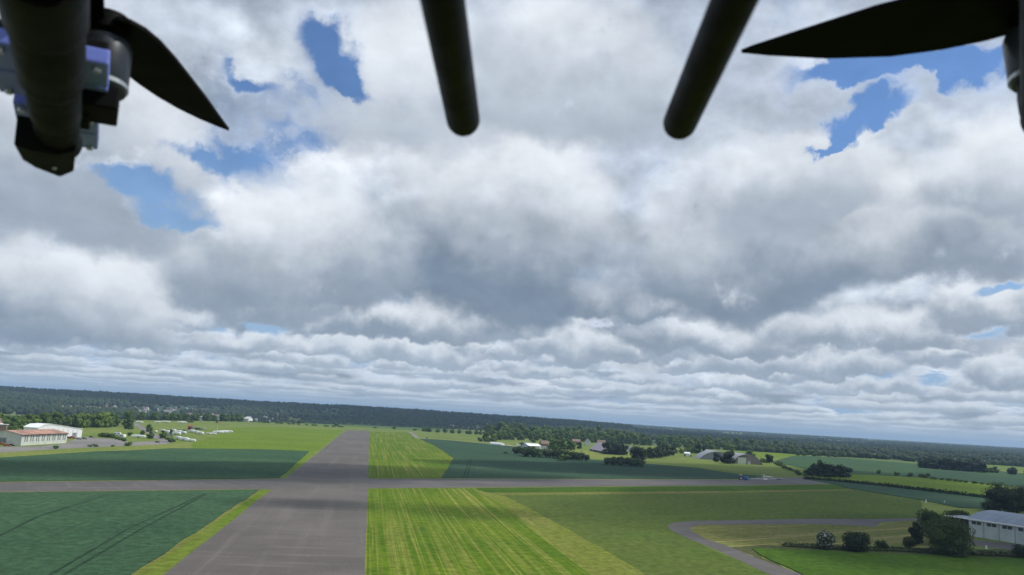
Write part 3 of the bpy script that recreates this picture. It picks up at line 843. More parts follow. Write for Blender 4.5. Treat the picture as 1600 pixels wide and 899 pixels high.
WOOD = 'trees of the wood behind the slate-roofed barn'
WL = 'leafy tree in the dense wood behind the slate-roofed barn and long white shed'
WF = ' of the wood behind the slate-roofed barn'
row('broad', spread((-31.4,1374.8), (119.6,1546.9), 16, 8, 8), 15, 'leafy tree in the front row' + WF, 'tree', WOOD, wide=0.95)
row('broad', spread((-22.1,1534.4), (157.8,1698.9), 17, 10, 12), 19, 'leafy tree in the second row' + WF, 'tree', WOOD, wide=0.9)
row('broad', spread((-24.8,1701.7), (203.4,1808.7), 18, 12, 14), 24, 'tall tree in the third row' + WF, 'tree', WOOD, wide=0.9)
row('broad', spread((-32.0,1800.9), (265.6,1953.7), 18, 14, 20), 27, 'tall tree in the back row' + WF, 'tree', WOOD, wide=0.9)
row('broad', spread((159.3,1580.0), (280.5,1585.8), 14, 10, 15), 19, 'tree at the right end' + WF, 'tree', WOOD, wide=0.95)
row('broad', spread((169.3,1720.6), (312.1,1765.2), 10, 10, 15), 22, 'taller tree at the back of the right end' + WF, 'tree', WOOD, wide=0.95)
row('light', spread((4.5,1664.2), (298.5,1742.3), 8, 20, 20), 23, 'brighter green tree among the others' + WF, 'tree', WOOD, wide=0.9)
row('shrub', spread((-37.5,1263.0), (-14.1,1289.6), 5, 4, 6), 8, 'round bush at the left foot of the wood, beside the pale field track', 'bush', 'bushes at the left foot of the wood', name='bush', wide=1.1)
plant('light', *(-15.3,1303.2), 13, 'yellow-green tree at the front left corner of the wood', 'tree')
WR = 'trees of the wood behind the two arched hangars'
WRL = 'leafy tree in the long wood behind the two arched hangars'
row('broad', spread((285.4,1544.6), (458.9,1609.4), 18, 8, 8), 16, 'leafy tree in the front row of the long wood behind the two arched hangars', 'tree', WR)
row('broad', spread((334.9,1783.2), (564.4,1852.4), 20, 10, 15), 19, 'leafy tree in the middle row of the long wood behind the two arched hangars', 'tree', WR)
row('broad', spread((394.9,2069.4), (696.1,2001.2), 22, 12, 25), 20, 'tree in the back row of the long wood behind the two arched hangars', 'tree', WR)
row('light', spread((369.9,1606.5), (448.8,1595.8), 6, 8, 10), 14, 'brighter green tree at the front of the long wood behind the arched hangars', 'tree', WR)
row('broad', spread((465.7,1679.7), (583.0,1563.2), 16, 8, 14), 14, 'leafy tree in the hedgerow at the back of the lit field right of the hangars', 'tree', 'trees at the back of the lit field', wide=0.9)
row('broad', spread((529.2,1487.7), (665.4,1560.8), 8, 8, 10), 11, 'leafy tree in the hedgerow beyond the blue-green crop', 'tree', 'hedgerow beyond the blue-green crop')
row('conifer', spread((178.8,990.4), (238.9,1154.4), 7, 2, 3), 17.5, 'tall conifer in the clipped-looking block left of the small white shed', 'tree', 'conifers in the block left of the small white shed', wide=1.3, hv=0.05)
plant('dark', *(155.0,930.9), 18, 'very dark round tree left of the conifer block', 'tree', wide=1.25)
row('light', [(263.4,1244.9), (272.3,1245.5), (283.6,1272.1)], 9, 'yellow-green bush between the conifer block and the small white shed', 'bush', 'yellow-green bushes by the small white shed', name='bush')
row('dark', [(308.2,1289.7), (316.1,1288.7)], 15, 'blackish tree behind the left end of the grey arched hangar', 'tree', 'blackish trees behind the grey arched hangar', wide=0.75)
row('broad', [(294.0,1293.7), (301.8,1292.6)], 15, 'broad tree between the small white shed and the grey arched hangar', 'tree', 'trees between white shed and grey arched hangar')
plant('dark', *(265.1,1016.9), 12, 'small round dark tree in front of the grey arched hangar', 'tree', wide=0.9)
plant('dark', *(269.8,994.5), 13, 'dark tree left of the gap between the two arched hangars, the lower of a pair', 'tree', wide=1.0)
plant('dark', *(274.4,986.0), 16.5, 'tallest dark tree standing in front of the gap between the two arched hangars', 'tree', wide=0.95)
plant('broad', *(362.0,1196.7), 12, 'round green tree rising behind the brown arched hangar', 'tree', wide=1.4)
plant('dark', *(350.0,1073.5), 13, 'ragged dark tree at the right end of the brown arched hangar', 'tree', wide=0.9)
plant('shrub', *(342.2,1073.0), 7, 'low bush against the right foot of the brown arched hangar', 'bush', name='bush')
plant('shrub', *(350.4,1032.8), 6, 'single low bush on the field edge right of the ragged dark tree', 'bush', name='bush')
# bushes along the dark crop
for (x, y), h, wd, lab in (
        ((16.6,922.8), 9, 0.8, 'leftmost bush of the dark row in front of the long white shed'),
        ((22.8,879.7), 12, 0.85, 'second bush from the left in the dark row before the long white shed'),
        ((29.3,866.9), 12.5, 0.85, 'tallest bush of the dark row in front of the long white shed'),
        ((36.1,868.0), 10.5, 0.8, 'right end bush of the dark row in front of the long white shed'),
        ((48.7,875.5), 10, 0.9, 'left end bush of the long dark row in front of the slate-roofed barn'),
        ((55.9,870.5), 12, 0.9, 'tallest bush of the long dark row in front of the slate-roofed barn'),
        ((63.3,859.6), 11.5, 0.85, 'middle bush of the long dark row in front of the slate-roofed barn'),
        ((71.8,856.3), 10.5, 0.85, 'dark bush right of the grey-green one in the row before the barn'),
        ((79.7,854.9), 10, 0.85, 'dark bush second from the right end of the row before the barn'),
        ((85.9,856.5), 8, 0.8, 'right end bush of the long dark row in front of the slate-roofed barn'),
        ((104.7,800.1), 8, 0.9, 'left end bush of the low dark clump below the conifer-dark round tree'),
        ((111.6,800.5), 9, 0.95, 'second bush of the low dark clump at the crop edge left of the round tree'),
        ((119.3,801.6), 9.5, 0.95, 'middle bush of the low dark clump at the crop edge'),
        ((126.6,800.4), 9.5, 0.95, 'bush right of the middle in the low dark clump at the crop edge'),
        ((133.6,800.9), 8.5, 0.9, 'right end bush of the low dark clump, below the very dark round tree')):
    plant('bush', x, y, h, lab, 'bush', 'bushes along the edge of the dark crop', wide=wd)
plant('shrub', *(63.0,828.2), 8, 'rounded grey-green bush in front of the dark row below the barn', 'bush', name='bush', wide=1.5)
plant('shrub', *(4.3,907.7), 3, 'small dark bush standing alone in the crop left of the bush row', 'bush', name='bush', wide=1.6)
row('broad', spread((62.2,1095.9), (94.1,1118.9), 4, 2, 5), 15, 'tree between the tan-roofed cottage and the lit meadow', 'tree', 'trees between cottage and lit meadow', wide=0.95)
row('dark', spread((132.7,1055.9), (160.2,1063.2), 5, 2, 4), 15.5, 'tree standing close against the right end of the slate-roofed barn', 'tree', 'trees at the right end of the slate barn', wide=0.8)
plant('dark', *(111.8,1197.0), 10, 'purplish dark tree against the left gable of the slate-roofed barn', 'tree', wide=0.9)
plant('shrub', *(27.7,1167.4), 7, 'round dark bush left of the long white shed', 'bush', name='bush', wide=1.2)
plant('shrub', *(49.8,1354.7), 7, 'small round tree behind the long white shed', 'tree', name='tree')
# left: trees behind the workshop and white shed
LB = 'trees behind the red-roofed workshop'
LBL = 'green tree in the belt behind the red-roofed workshop and white shed'
row('broad', spread((-494.6,777.9), (-505.5,899.5), 9, 8, 14), 15, LBL, 'tree', LB)
row('broad', spread((-515.3,909.2), (-500.7,969.6), 8, 8, 10), 15, LBL, 'tree', LB)
row('light', spread((-493.1,948.1), (-487.0,1003.7), 6, 6, 6), 18, 'bright green tree in the tall clump right of the white shed', 'tree', 'tall clump right of the white shed')
row('broad', spread((-494.5,995.1), (-482.3,1045.7), 6, 6, 6), 17, 'dark green tree in the right half of the tall clump beyond the white shed', 'tree', 'right half of the clump beyond the white shed')
plant('broad', *(-452.1,751.9), 14, 'tree left of the round one, beside the small grey house', 'tree')
plant('light', *(-447.4,778.1), 14.5, 'round bright tree directly behind the ridge of the red-roofed workshop', 'tree', wide=1.4)
plant('light', *(-489.4,794.8), 18, 'yellow-green tree at the left edge of the photo above the grey house', 'tree')
plant('broad', *(-446.3,976.7), 9.5, 'round dark tree at the top of the narrow access road', 'tree', wide=1.25)
plant('broad', *(-406.3,940.4), 8.5, 'round bush on the right side of the narrow access road, near its top', 'bush', name='bush', wide=1.1)
plant('broad', *(-377.3,858.1), 6.5, 'bush on the left verge of the narrow access road', 'bush', name='bush', wide=0.8)
plant('broad', *(-340.5,792.9), 7.5, 'leafy bush on the left verge where the access road meets the apron', 'bush', name='bush', wide=0.9)
plant('broad', *(-336.5,812.0), 8, 'upright bush right of the access road below the trailer rows', 'bush', name='bush', wide=0.9)
plant('broad', *(-371.3,916.9), 6, 'dark conical bush among the parked white trailers', 'bush', name='bush', wide=0.8)
plant('shrub', *(-306.8,758.3), 5, 'low bush at the outer corner of the access road bend', 'bush', name='bush', wide=1.5)
plant('shrub', *(-375.0,823.9), 4.5, 'small dark bush between the two groups of white trailers', 'bush', name='bush')
row('shrub', spread((-386.6,785.3), (-366.6,771.9), 6, 2, 3), 4, 'low scrubby bush along the back edge of the apron', 'bush', 'scrub along the back edge of the apron', name='bush', wide=1.3)
row('shrub', spread((-365.1,768.7), (-330.9,726.1), 6, 2, 3), 2.6, 'low scrubby bush along the back edge of the apron', 'bush', 'scrub along the back edge of the apron', name='bush', wide=1.3)
for (x, y), h, lab in (((-318.9,589.2), 2.6, 'small dark bush on the grass edge below the workshop'), ((-315.6,629.5), 2.2, 'small bush on the apron edge right of the workshop'),
                       ((-314.2,635.4), 2.4, 'low dark bush on the apron edge, second right of the workshop'), ((-304.1,668.1), 4.0, 'largest dark bush on the lower apron edge'), ((-306.8,647.8), 1.8, 'small bush on the apron edge left of the largest one')):
    plant('shrub', x, y, h, lab, 'bush', 'bushes on the lower apron edge', name='bush', wide=1.4)
# hedge bits beyond the runway
for (x, y), h, wd, lab in (((-420.5,1677.6), 9, 1.0, 'round bush on the far grass left of the runway end'), ((-336.8,1648.4), 8, 0.8, 'dark bush just left of the far runway end'), ((-453.7,1669.1), 4, 1.6, 'low bush far left of the runway end'),
        ((-473.6,1629.6), 4, 1.5, 'leftmost low bush on the far grass'), ((-268.1,1703.9), 3.6, 1.8, 'low bush just right of the far runway end'), ((-227.8,1692.4), 7, 1.0, 'upright bush beyond the bright strip right of the runway'), ((-184.0,1693.2), 5, 1.5, 'low dark bush near the top of the grey path'),
        ((-498.2,1427.4), 6, 1.2, 'dark bush on the far grass behind the windsock'), ((-524.5,1357.2), 6, 1.2, 'bush beside the far white trailers'), ((-519.7,1364.1), 4, 1.3, 'low bush right of the far white trailers')):
    plant('shrub', x, y, h, lab, 'bush', 'bushes on the far grass', name='bush', wide=wd)
row('shrub', spread((-508.6,1615.2), (-315.0,1629.3), 24, 8, 4), 3.0, 'low hedge bush in the broken line across the far grass', 'bush', 'broken hedge line across the far grass', name='bush', wide=1.7)
row('broad', spread((-610.4,1340.4), (-514.4,1653.9), 26, 8, 10), 13, 'tree in the belt along the far edge of the airfield below the village', 'tree', 'belt of trees below the village')
row('broad', spread((-170.5,1652.5), (-32.2,1673.1), 14, 10, 8), 9, 'small tree in the far hedge left of the wood', 'tree', 'far hedge left of the wood')
# right
RG = 'round clump beside the bright hayfield'
for (x, y), h, lab in (((304.5,813.0), 10, 'left end bush of the dark rounded clump beside the bright hayfield'), ((311.7,813.5), 12.5, 'second bush from the left in the dark clump beside the hayfield'), ((319.7,814.7), 14, 'middle bush of the dark clump beside the bright hayfield'),
        ((328.8,818.2), 14.5, 'tallest bush of the dark clump beside the bright hayfield'), ((339.0,824.3), 13.5, 'bush right of the tallest in the clump beside the hayfield'), ((347.4,829.0), 11, 'right end bush of the dark clump beside the bright hayfield')):
    plant('dark', x, y, h, lab, 'bush', RG, name='bush', wide=1.15)
plant('broad', *(335.0,863.9), 15, 'thin pale tree poking up behind the dark clump beside the hayfield', 'tree', wide=0.6)
row('dark', spread((620.4,1225.7), (686.5,1177.9), 13, 10, 10), 16, 'dark tree in the square wood beyond the blue-green crop', 'tree', 'square dark wood beyond the crop', wide=1.1)
row('dark', spread((697.9,1361.8), (756.1,1300.5), 11, 10, 12), 16, 'dark tree in the square wood beyond the blue-green crop', 'tree', 'square dark wood beyond the crop', wide=1.1)
row('broad', spread((703.1,1198.2), (786.0,1174.9), 9, 8, 5), 8, 'small tree in the hedge right of the square dark wood', 'tree', 'hedge right of the square dark wood', wide=1.2)
plant('dark', *(726.9,1165.8), 13, 'single dark tree at the right edge beyond the crop', 'tree')
row('shrub', [(433.5,943.0), (444.8,922.1), (455.9,915.4), (466.0,910.0), (471.4,909.4)], 6, 'small bush on the line between hayfield and blue-green crop', 'bush', 'bushes between hayfield and blue-green crop', name='bush', wide=0.9)
row('shrub', spread((471.0,899.1), (506.0,824.6), 16, 3, 2), 3, 'low hedge bush along the top edge of the hayfield', 'bush', 'low hedge along the top edge of the hayfield', name='bush', wide=1.5)
row('shrub', spread((352.0,1054.5), (290.6,785.8), 12, 3, 2), 4, 'low hedge bush between the meadow and the green crop', 'bush', 'low hedge between meadow and green crop', name='bush', wide=1.3)

def hedge(label, pts, w, h, n, mat, leaf=0.5):
    """A clipped field hedge: leaf faces round a continuous inner body that follows the line."""
    r = np.random.RandomState(int(abs(pts[0][0])))
    P = np.array(pts, float); seg = np.linalg.norm(np.diff(P, axis=0), axis=1); cum = np.r_[0, np.cumsum(seg)]
    mb = MB()
    ts = np.linspace(0, cum[-1], max(8, int(cum[-1] / 6)))
    rings = []
    for t in ts:
        i = min(len(seg) - 1, int(np.searchsorted(cum, t, 'right') - 1)); k = (t - cum[i]) / seg[i]
        q = P[i] + (P[i + 1] - P[i]) * k; d = (P[i + 1] - P[i]) / seg[i]; nn = np.array([-d[1], d[0]])
        hh = h * r.uniform(0.55, 0.95); ww = w * r.uniform(0.7, 1.0) / 2
        rings.append([(q[0] + nn[0] * a * ww, q[1] + nn[1] * a * ww, z * hh) for a, z in ((-0.9, 0), (-1, 0.6), (-0.5, 1), (0.5, 1), (1, 0.6), (0.9, 0))])
    vs = [p for g in rings for p in g]; fs = []
    for i in range(len(rings) - 1):
        for k in range(5):
            fs.append((i * 6 + k, i * 6 + k + 1, i * 6 + 7 + k, i * 6 + 6 + k))
    mb.add(vs, fs)
    for _ in range(n):
        t = r.uniform(0, cum[-1]); i = min(len(seg) - 1, int(np.searchsorted(cum, t, 'right') - 1)); k = (t - cum[i]) / seg[i]
        q = P[i] + (P[i + 1] - P[i]) * k
        c = Vector((q[0] + r.normal() * w * 0.35, q[1] + r.normal() * w * 0.35, abs(r.normal(0.6, 0.3)) * h))
        a = Vector(r.normal(size=3)).normalized() * leaf; b = Vector(r.normal(size=3)).normalized() * leaf
        mb.add([c - a, c + b, c + a, c - b], [(0, 1, 2, 3)])
    return tag(mb.build('hedge', mat), label, 'hedge')
hedge('long dark clipped hedge along the near side of the bright hayfield', [(277.1,752.4), (305.2,743.6), (332.6,715.3), (357.0,677.1), (374.8,630.7)], 3.0, 2.2, 2600, M['leaf_dark'], 0.7)
hedge('scrubby brown-green hedge below the mown rows, between hawthorn and big trees', [(106.6,309.5), (119.5,308.9), (134.1,309.7), (150.5,314.0), (162.5,313.8), (175.5,315.4)], 3.4, 1.3, 3200, M['leaf_olive'], 0.28)
hedge('low rough hedge below the white-walled hangar at the right edge', [(179.5,313.9), (190.6,316.3), (199.6,315.1), (213.5,314.2)], 3.0, 1.5, 1600, M['leaf_olive'], 0.3)

# nearer trees with their own trunks and limbs
def big_tree(x, y, h, w, mat, label, cat='tree', seed=1, n=5200, leaf=0.34, base=0.14, kind='round', lobes=16, group=None, core=0.62):
    root = empty(cat, (x, y, 0), rng.uniform(0, 6))
    tag(root, label, cat, group)
    tb = MB()
    tb.tube([(0, 0, -0.3), (0.05, 0.02, h * 0.12), (0.12, -0.05, h * 0.3), (0.05, 0.1, h * 0.72)], [w * 0.045, w * 0.034, w * 0.026, w * 0.008], 9)
    r = random.Random(seed)
    for i in range(6):
        a = r.uniform(0, 6.28); z0 = h * r.uniform(0.14, 0.38); L = w * r.uniform(0.22, 0.36)
        tb.tube([(0, 0, z0), (math.cos(a) * L * 0.5, math.sin(a) * L * 0.5, z0 + h * 0.1), (math.cos(a) * L, math.sin(a) * L, z0 + h * 0.24)], [w * 0.016, w * 0.011, w * 0.004], 6)
    tb.build('trunk', M['bark'], root, smooth=True)
    me = crown_mesh('crown', seed, h, w, n, leaf, mat, base, kind, trunk=False, lobes=lobes, core=core)
    cr = bpy.data.objects.new('crown', me); COL.objects.link(cr); cr.parent = root
    return root
big_tree(*(178.3,341.0), 14.5, 12, M['leaf_mid'], 'tall dark round tree behind the biggest tree, left of the hangar canopy', seed=201, n=7000, leaf=0.32, core=0.6)
big_tree(*(168.5,310.2), 14.2, 18, M['leaf_mid'], 'biggest tree, broad and rounded, in front of the left end of the white-walled hangar', seed=202, n=15000, leaf=0.30, base=0.02, lobes=26, core=0.55)
big_tree(*(170.8,338.3), 9, 6, M['leaf_dark'], 'small very dark tree against the left side of the biggest tree', seed=203, n=3000, base=0.05)
big_tree(*(160.9,323.6), 5.2, 5.2, M['leaf_olive'], 'pale olive bush left of the biggest tree', 'bush', seed=204, n=2200, leaf=0.26, base=0.0, kind='bush')
big_tree(*(224.9,405.9), 10.5, 12, M['leaf_mid'], 'rounded tree behind the canopy of the white-walled hangar', seed=205, n=5200, base=0.05, core=0.6)
big_tree(*(317.1,523.2), 17, 21, M['leaf_dark'], 'large dark tree left of the pair behind the blue-grey hangar roof', seed=206, core=0.62, n=6500, base=0.03)
big_tree(*(321.3,511.7), 19, 22, M['leaf_dark'], 'large dark tree at the right edge behind the blue-grey hangar roof', seed=207, core=0.62, n=6500, base=0.03)
big_tree(*(350.4,543.1), 18, 20, M['leaf_dark'], 'dark tree cut by the right edge behind the blue-grey hangar roof', seed=208, core=0.62, n=5000, base=0.03)
big_tree(*(306.8,514.7), 7, 12, M['leaf_dark'], 'low dark bush at the left foot of the large trees behind the hangar', 'bush', seed=209, n=2600, base=0.0, kind='bush')
big_tree(*(324.6,523.4), 8, 13, M['leaf_mid'], 'greener rounded bush between the large trees and the blue-grey roof', 'bush', seed=210, n=2600, base=0.0, kind='bush')
big_tree(*(132.1,306.2), 8.3, 10.5, M['leaf_dark'], 'dense dark round bush right of the flowering hawthorn', 'bush', seed=211, n=5200, leaf=0.28, base=0.0, lobes=15)
big_tree(*(121.0,308.0), 7.0, 7.2, M['blossom'], 'hawthorn bush dotted with white blossom beside the dense dark bush', 'hawthorn', seed=212, n=4200, leaf=0.24, base=0.02)
big_tree(*(144.8,313.5), 4.3, 4.6, M['leaf_mid'], 'small open bush between the dense dark bush and the big trees', 'bush', seed=213, n=1300, leaf=0.22, base=0.0, kind='bush')
big_tree(*(198.7,314.8), 5.2, 6.5, M['leaf_dark'], 'dark bush at the right edge in front of the hangar wall', 'bush', seed=214, n=2600, leaf=0.26, base=0.0, kind='bush')

# far woods: thousands of crowns nobody could count, one object each
def far_wood(name, pts, seed, hr, wr):
    r = np.random.RandomState(seed)
    n = len(pts); nv = len(ICO_V); nf = len(ICO_F)
    V = np.empty((n, nv, 3), np.float32)
    for i, (x, y, z) in enumerate(pts):
        w = r.uniform(*wr) / 2; h = r.uniform(*hr)
        v = ICO_V * (1 + r.uniform(-0.28, 0.22, (nv, 1)))
        V[i] = v * (w, w, h * 0.6) + (x, y, z + h * 0.45)
    F = (ICO_F[None] + (np.arange(n) * nv)[:, None, None]).reshape(-1, 3)
    me = bpy.data.meshes.new(name)
    me.vertices.add(n * nv); me.vertices.foreach_set('co', V.reshape(-1))
    me.loops.add(n * nf * 3); me.loops.foreach_set('vertex_index', F.reshape(-1).astype(np.int32))
    me.polygons.add(n * nf); me.polygons.foreach_set('loop_start', np.arange(0, n * nf * 3, 3, dtype=np.int32))
    me.materials.append(M['far_leaf'])
    me.update(calc_edges=True); me.validate()
    o = bpy.data.objects.new(name, me)
    COL.objects.link(o)
    return tag(o, kind='stuff')
def polar(az, r_): return r_ * math.sin(R(az)), r_ * math.cos(R(az))
pr = random.Random(99)
pts = []
while len(pts) < 15000:
    az = pr.uniform(-36, 9); rr = math.sqrt(pr.uniform(2350 ** 2, 4900 ** 2))
    x, y = polar(az, rr)
    f = noise.noise(Vector((x * 0.0035, y * 0.0035, 9.1)))
    village = math.exp(-((az + 22) / 5.5) ** 2) * sstep(rr, 2300, 2500) * (1 - sstep(rr, 3500, 3700))
    if f < -0.17 + 0.42 * village and pr.random() < 0.92: continue
    pts.append((x, y, terrain(x, y)))
far_wood('hill_woodland', pts, 1, (9, 22), (12, 21))
pts = []
for k in range(60):                                      # hedgerows and copses of the open country to the right
    az = pr.uniform(4, 38); r0_ = 1500 * (6.5 ** pr.random()); L = pr.uniform(250, 700) * (1 + r0_ / 4000)
    x, y = polar(az, r0_)
    hd = R(pr.choice([90, 90, 90, 78, 100, 15])) + R(pr.uniform(-8, 8))
    for j in range(int(L / 11)):
        px, py = x + math.sin(hd) * 11 * j, y + math.cos(hd) * 11 * j
        a2 = math.degrees(math.atan2(px, py)); r2 = math.hypot(px, py)
        if r2 < 1480 or (a2 < 16 and r2 < 2350): continue
        pts.append((px + pr.uniform(-4, 4), py + pr.uniform(-4, 4), terrain(px, py) - 2))
for k in range(11):
    az = pr.uniform(6, 38); r0_ = 1900 * (4.2 ** pr.random())
    cx, cy = polar(az, r0_); sx, sy = pr.uniform(60, 240) * (1 + r0_ / 5000), pr.uniform(30, 110)
    for j in range(int(sx * sy / 90)):
        a = pr.uniform(0, 6.28); q = math.sqrt(pr.random())
        px, py = cx + math.cos(a) * q * sx, cy + math.sin(a) * q * sy
        if math.hypot(px, py) < 1750: continue
        pts.append((px, py, terrain(px, py)))
for k in range(2400):
    az = pr.uniform(0, 38); rr = 4200 * (2.5 ** pr.random())
    x, y = polar(az, rr)
    if noise.noise(Vector((x * 0.0016, y * 0.0016, 3.3))) < 0.22: continue
    pts.append((x, y, terrain(x, y)))
far_wood('countryside_trees', pts, 2, (9, 15), (11, 17))

# ------------------------------------------------------------------ buildings
def frame(a, b):
    """Local frame of a building: origin a, x along the front a->b, y to the back, z up."""
    d = Vector((b[0] - a[0], b[1] - a[1], 0)); L = d.length; d.normalize()
    n = Vector((-d.y, d.x, 0))
    Mx = Matrix(((d.x, n.x, 0, a[0]), (d.y, n.y, 0, a[1]), (0, 0, 1, 0), (0, 0, 0, 1)))
    return Mx, L

def place(root, Mx):
    root.matrix_world = Mx
    return root

def gable_building(name, label, cat, a, b, depth, eave, rise, wall, roof, ridge='x', over=0.4, parts=None, group=None):
    """Walls with gables and a two-slope roof; ridge along the front ('x') or front to back ('y')."""
    Mx, L = frame(a, b)
    root = tag(place(empty(name, (0, 0, 0)), Mx), label, cat, group)
    mb = MB()
    if ridge == 'x':
        prof = [(0, 0, -0.5), (0, depth, -0.5), (0, depth, eave), (0, depth / 2, eave + rise), (0, 0, eave)]
        mb.prism(prof, (L, 0, 0))
        rb = MB()
        s = rise / (depth / 2)
        lo = eave - s * over
        for sy in (0, 1):
            y0 = -over if sy == 0 else depth + over
            rb.prism([(-over, y0, lo + 0.03), (-over, depth / 2, eave + rise + 0.03), (-over, depth / 2, eave + rise + 0.28), (-over, y0, lo + 0.28)], (L + 2 * over, 0, 0))
    else:
        prof = [(0, 0, -0.5), (L, 0, -0.5), (L, 0, eave), (L / 2, 0, eave + rise), (0, 0, eave)]
        mb.prism(prof, (0, depth, 0))
        rb = MB()
        s = rise / (L / 2); lo = eave - s * over
        for sx in (0, 1):
            x0 = -over if sx == 0 else L + over
            rb.prism([(x0, -over, lo + 0.03), (L / 2, -over, eave + rise + 0.03), (L / 2, -over, eave + rise + 0.28), (x0, -over, lo + 0.28)], (0, depth + 2 * over, 0))
    mb.build('wall', wall, root)
    rb.build('roof', roof, root)
    return root, L

def opening(root, name, x, z, w, h, mat, y=-0.06, t=0.12, sub=None):
    o = MB().box((x, y, z + h / 2), (w, t, h)).build(name, mat, root)
    if sub:
        MB().box((x, y - t / 2 - 0.02, z + h / 2), (0.09, 0.06, h)).build('glazing_bar', sub, o)
    return o

# red-roofed workshop on the left; the long wall faces right, its gable faces the camera
Lg = 24.0
root, L = gable_building('workshop', 'long white workshop with a rust-red roof and a row of tall windows, left edge', 'workshop', (-350.8,599.7), (-348.8,657.8), Lg, 7.9, 2.3, M['cream_wall'], M['roof_red'], 'x', 0.7)
for i in range(8):
    x = 5.5 + i * (L - 9.5) / 7
    f = MB()
    f.box((x - 1.25, -0.07, 5.0), (1.0, 0.16, 4.6))
    f.box((x + 1.25, -0.07, 5.0), (1.0, 0.16, 4.6))
    f.build('window', M['window_grey'], root)
MB().box((L / 2, -0.74, 7.45), (L + 1.6, 0.12, 0.42)).build('gutter', M['timber'], root)
MB().prism([(-0.08, -0.3, 7.75), (-0.08, Lg / 2, 10.05), (-0.08, Lg + 0.3, 7.75), (-0.08, Lg + 0.3, 8.2), (-0.08, Lg / 2, 10.52), (-0.08, -0.3, 8.2)], (-0.25, 0, 0)).build('barge_board', M['white'], root)
d = MB().box((-0.08, Lg * 0.6, 2.5), (0.16, 6.5, 5.0)).build('door', M['grey_metal'], root)
for k in range(4):
    MB().box((-0.18, Lg * 0.6 - 2.4 + k * 1.6, 2.5), (0.05, 0.08, 4.9)).build('door_rib', M['dark'], d)

# white shed with its lopsided low gable behind
Mx, L = frame((-396.6,699.5), (-386.0,752.5))
root = tag(place(empty('white_shed', (0, 0, 0)), Mx), 'large white steel shed with a lopsided low roof behind the red-roofed workshop', 'shed')
prof = [(0, 0, -0.5), (L, 0, -0.5), (L, 0, 7.4), (L * 0.30, 0, 11.6), (L * 0.12, 0, 11.2), (0, 0, 8.8)]
MB().prism(prof, (0, 14, 0)).build('wall', M['white'], root)
rb = MB()
for p, q in (((L + 0.4, 7.2), (L * 0.30, 11.65)), ((L * 0.30, 11.65), (L * 0.12, 11.25)), ((L * 0.12, 11.25), (-0.4, 8.5))):
    rb.prism([(p[0], -0.4, p[1] + 0.03), (q[0], -0.4, q[1] + 0.03), (q[0], -0.4, q[1] + 0.35), (p[0], -0.4, p[1] + 0.35)], (0, 14.8, 0))
rb.build('roof', M['white'], root)
for k in range(1, 9):
    MB().box((L * k / 9, -0.05, 3.4 + 1.2 * (1 - k / 9)), (0.14, 0.1, 6.6 + 2.4 * (1 - k / 9))).build('cladding_joint', M['grey_metal'], root)
opening(root, 'door', L * 0.83, 0, 5.0, 4.2, M['grey_metal'])

root, L = gable_building('house', 'small grey-roofed house at the left edge among the trees', 'house', (-464.5,745.6), (-469.6,774.6), 12, 7.5, 4.5, M['brick'], M['roof_slate'], 'y', 0.5)
for k in range(2): opening(root, 'window', L * (0.3 + 0.4 * k), 4.2, 1.6, 1.6, M['glass'], sub=M['white'])
opening(root, 'door', L * 0.5, 0, 1.4, 2.3, M['white'])
Mx, L = frame((-450.2,743.6), (-457.1,766.0))
root = tag(place(empty('flat_roofed_annexe', (0, 0, 0)), Mx), 'flat-roofed brown annexe right of the small grey-roofed house', 'annexe')
MB().box((L / 2, 5, 3.6), (L, 10, 8.0)).build('wall', M['brick'], root)
MB().box((L / 2, 5, 7.85), (L + 1.2, 11.2, 0.5)).build('roof', M['white'], root)
opening(root, 'window', L * 0.5, 3.5, 3.2, 1.8, M['glass'], sub=M['white'])

# white-walled hangar on the right
HA, HB = (214.3,377.3), (225.6,355.8)
Mx, L0 = frame(HB, HA)                       # x runs from the near end to the far end; y is to the front
Mx = Mx @ Matrix.Translation((-24, 0, 0))
L = L0 + 24
root = tag(place(empty('hangar', (0, 0, 0)), Mx), 'large hangar with pale green-white panelled front and curved blue-grey roof, right edge', 'hangar')
# in this frame +y points to the camera side or away: work out which
front = -1 if (Mx.to_3x3() @ Vector((0, 1, 0))).dot(Vector((-1, -1, 0))) < 0 else 1
EH = 7.6; SPAN = 34.0
def hb(mb, c, s, **k): return mb.box((c[0], c[1] * front, c[2]), s, **k)
bays = 7; bw = L / bays
for k in range(bays):
    p = hb(MB(), (bw * (k + 0.5), -0.2, EH / 2 - 0.2), (bw - 0.14, 0.4, EH + 0.4)).build('wall_panel', M['pale_green_wall'], root)
    for q in (-1, 1):
        w_ = hb(MB(), (bw * (k + 0.5) + q * 1.15 - 0.2, 0.05, EH - 1.45), (1.9, 0.12, 1.35)).build('window', M['glass'], p)
    if k == 2:
        hb(MB(), (bw * (k + 0.5) - 1.5, 0.06, EH - 3.0), (0.35, 0.1, 1.0)).build('vent', M['dark'], p)
gb = MB()
arc = [(-SPAN * t, EH + 3.4 * (1 - (2 * t - 1) ** 2)) for t in [i / 12 for i in range(13)]]
gb.prism([(L - 0.01, -0.4 * front, -0.4)] + [(L - 0.01, y * front if y else -0.4 * front, z - 0.05) for y, z in arc] + [(L - 0.01, -SPAN * front, -0.4)], (-0.3, 0, 0))
gb.box((L / 2, -SPAN * front, EH / 2), (L, 0.3, EH))
gb.build('gable_wall', M['pale_green_wall'], root)
rb = MB()
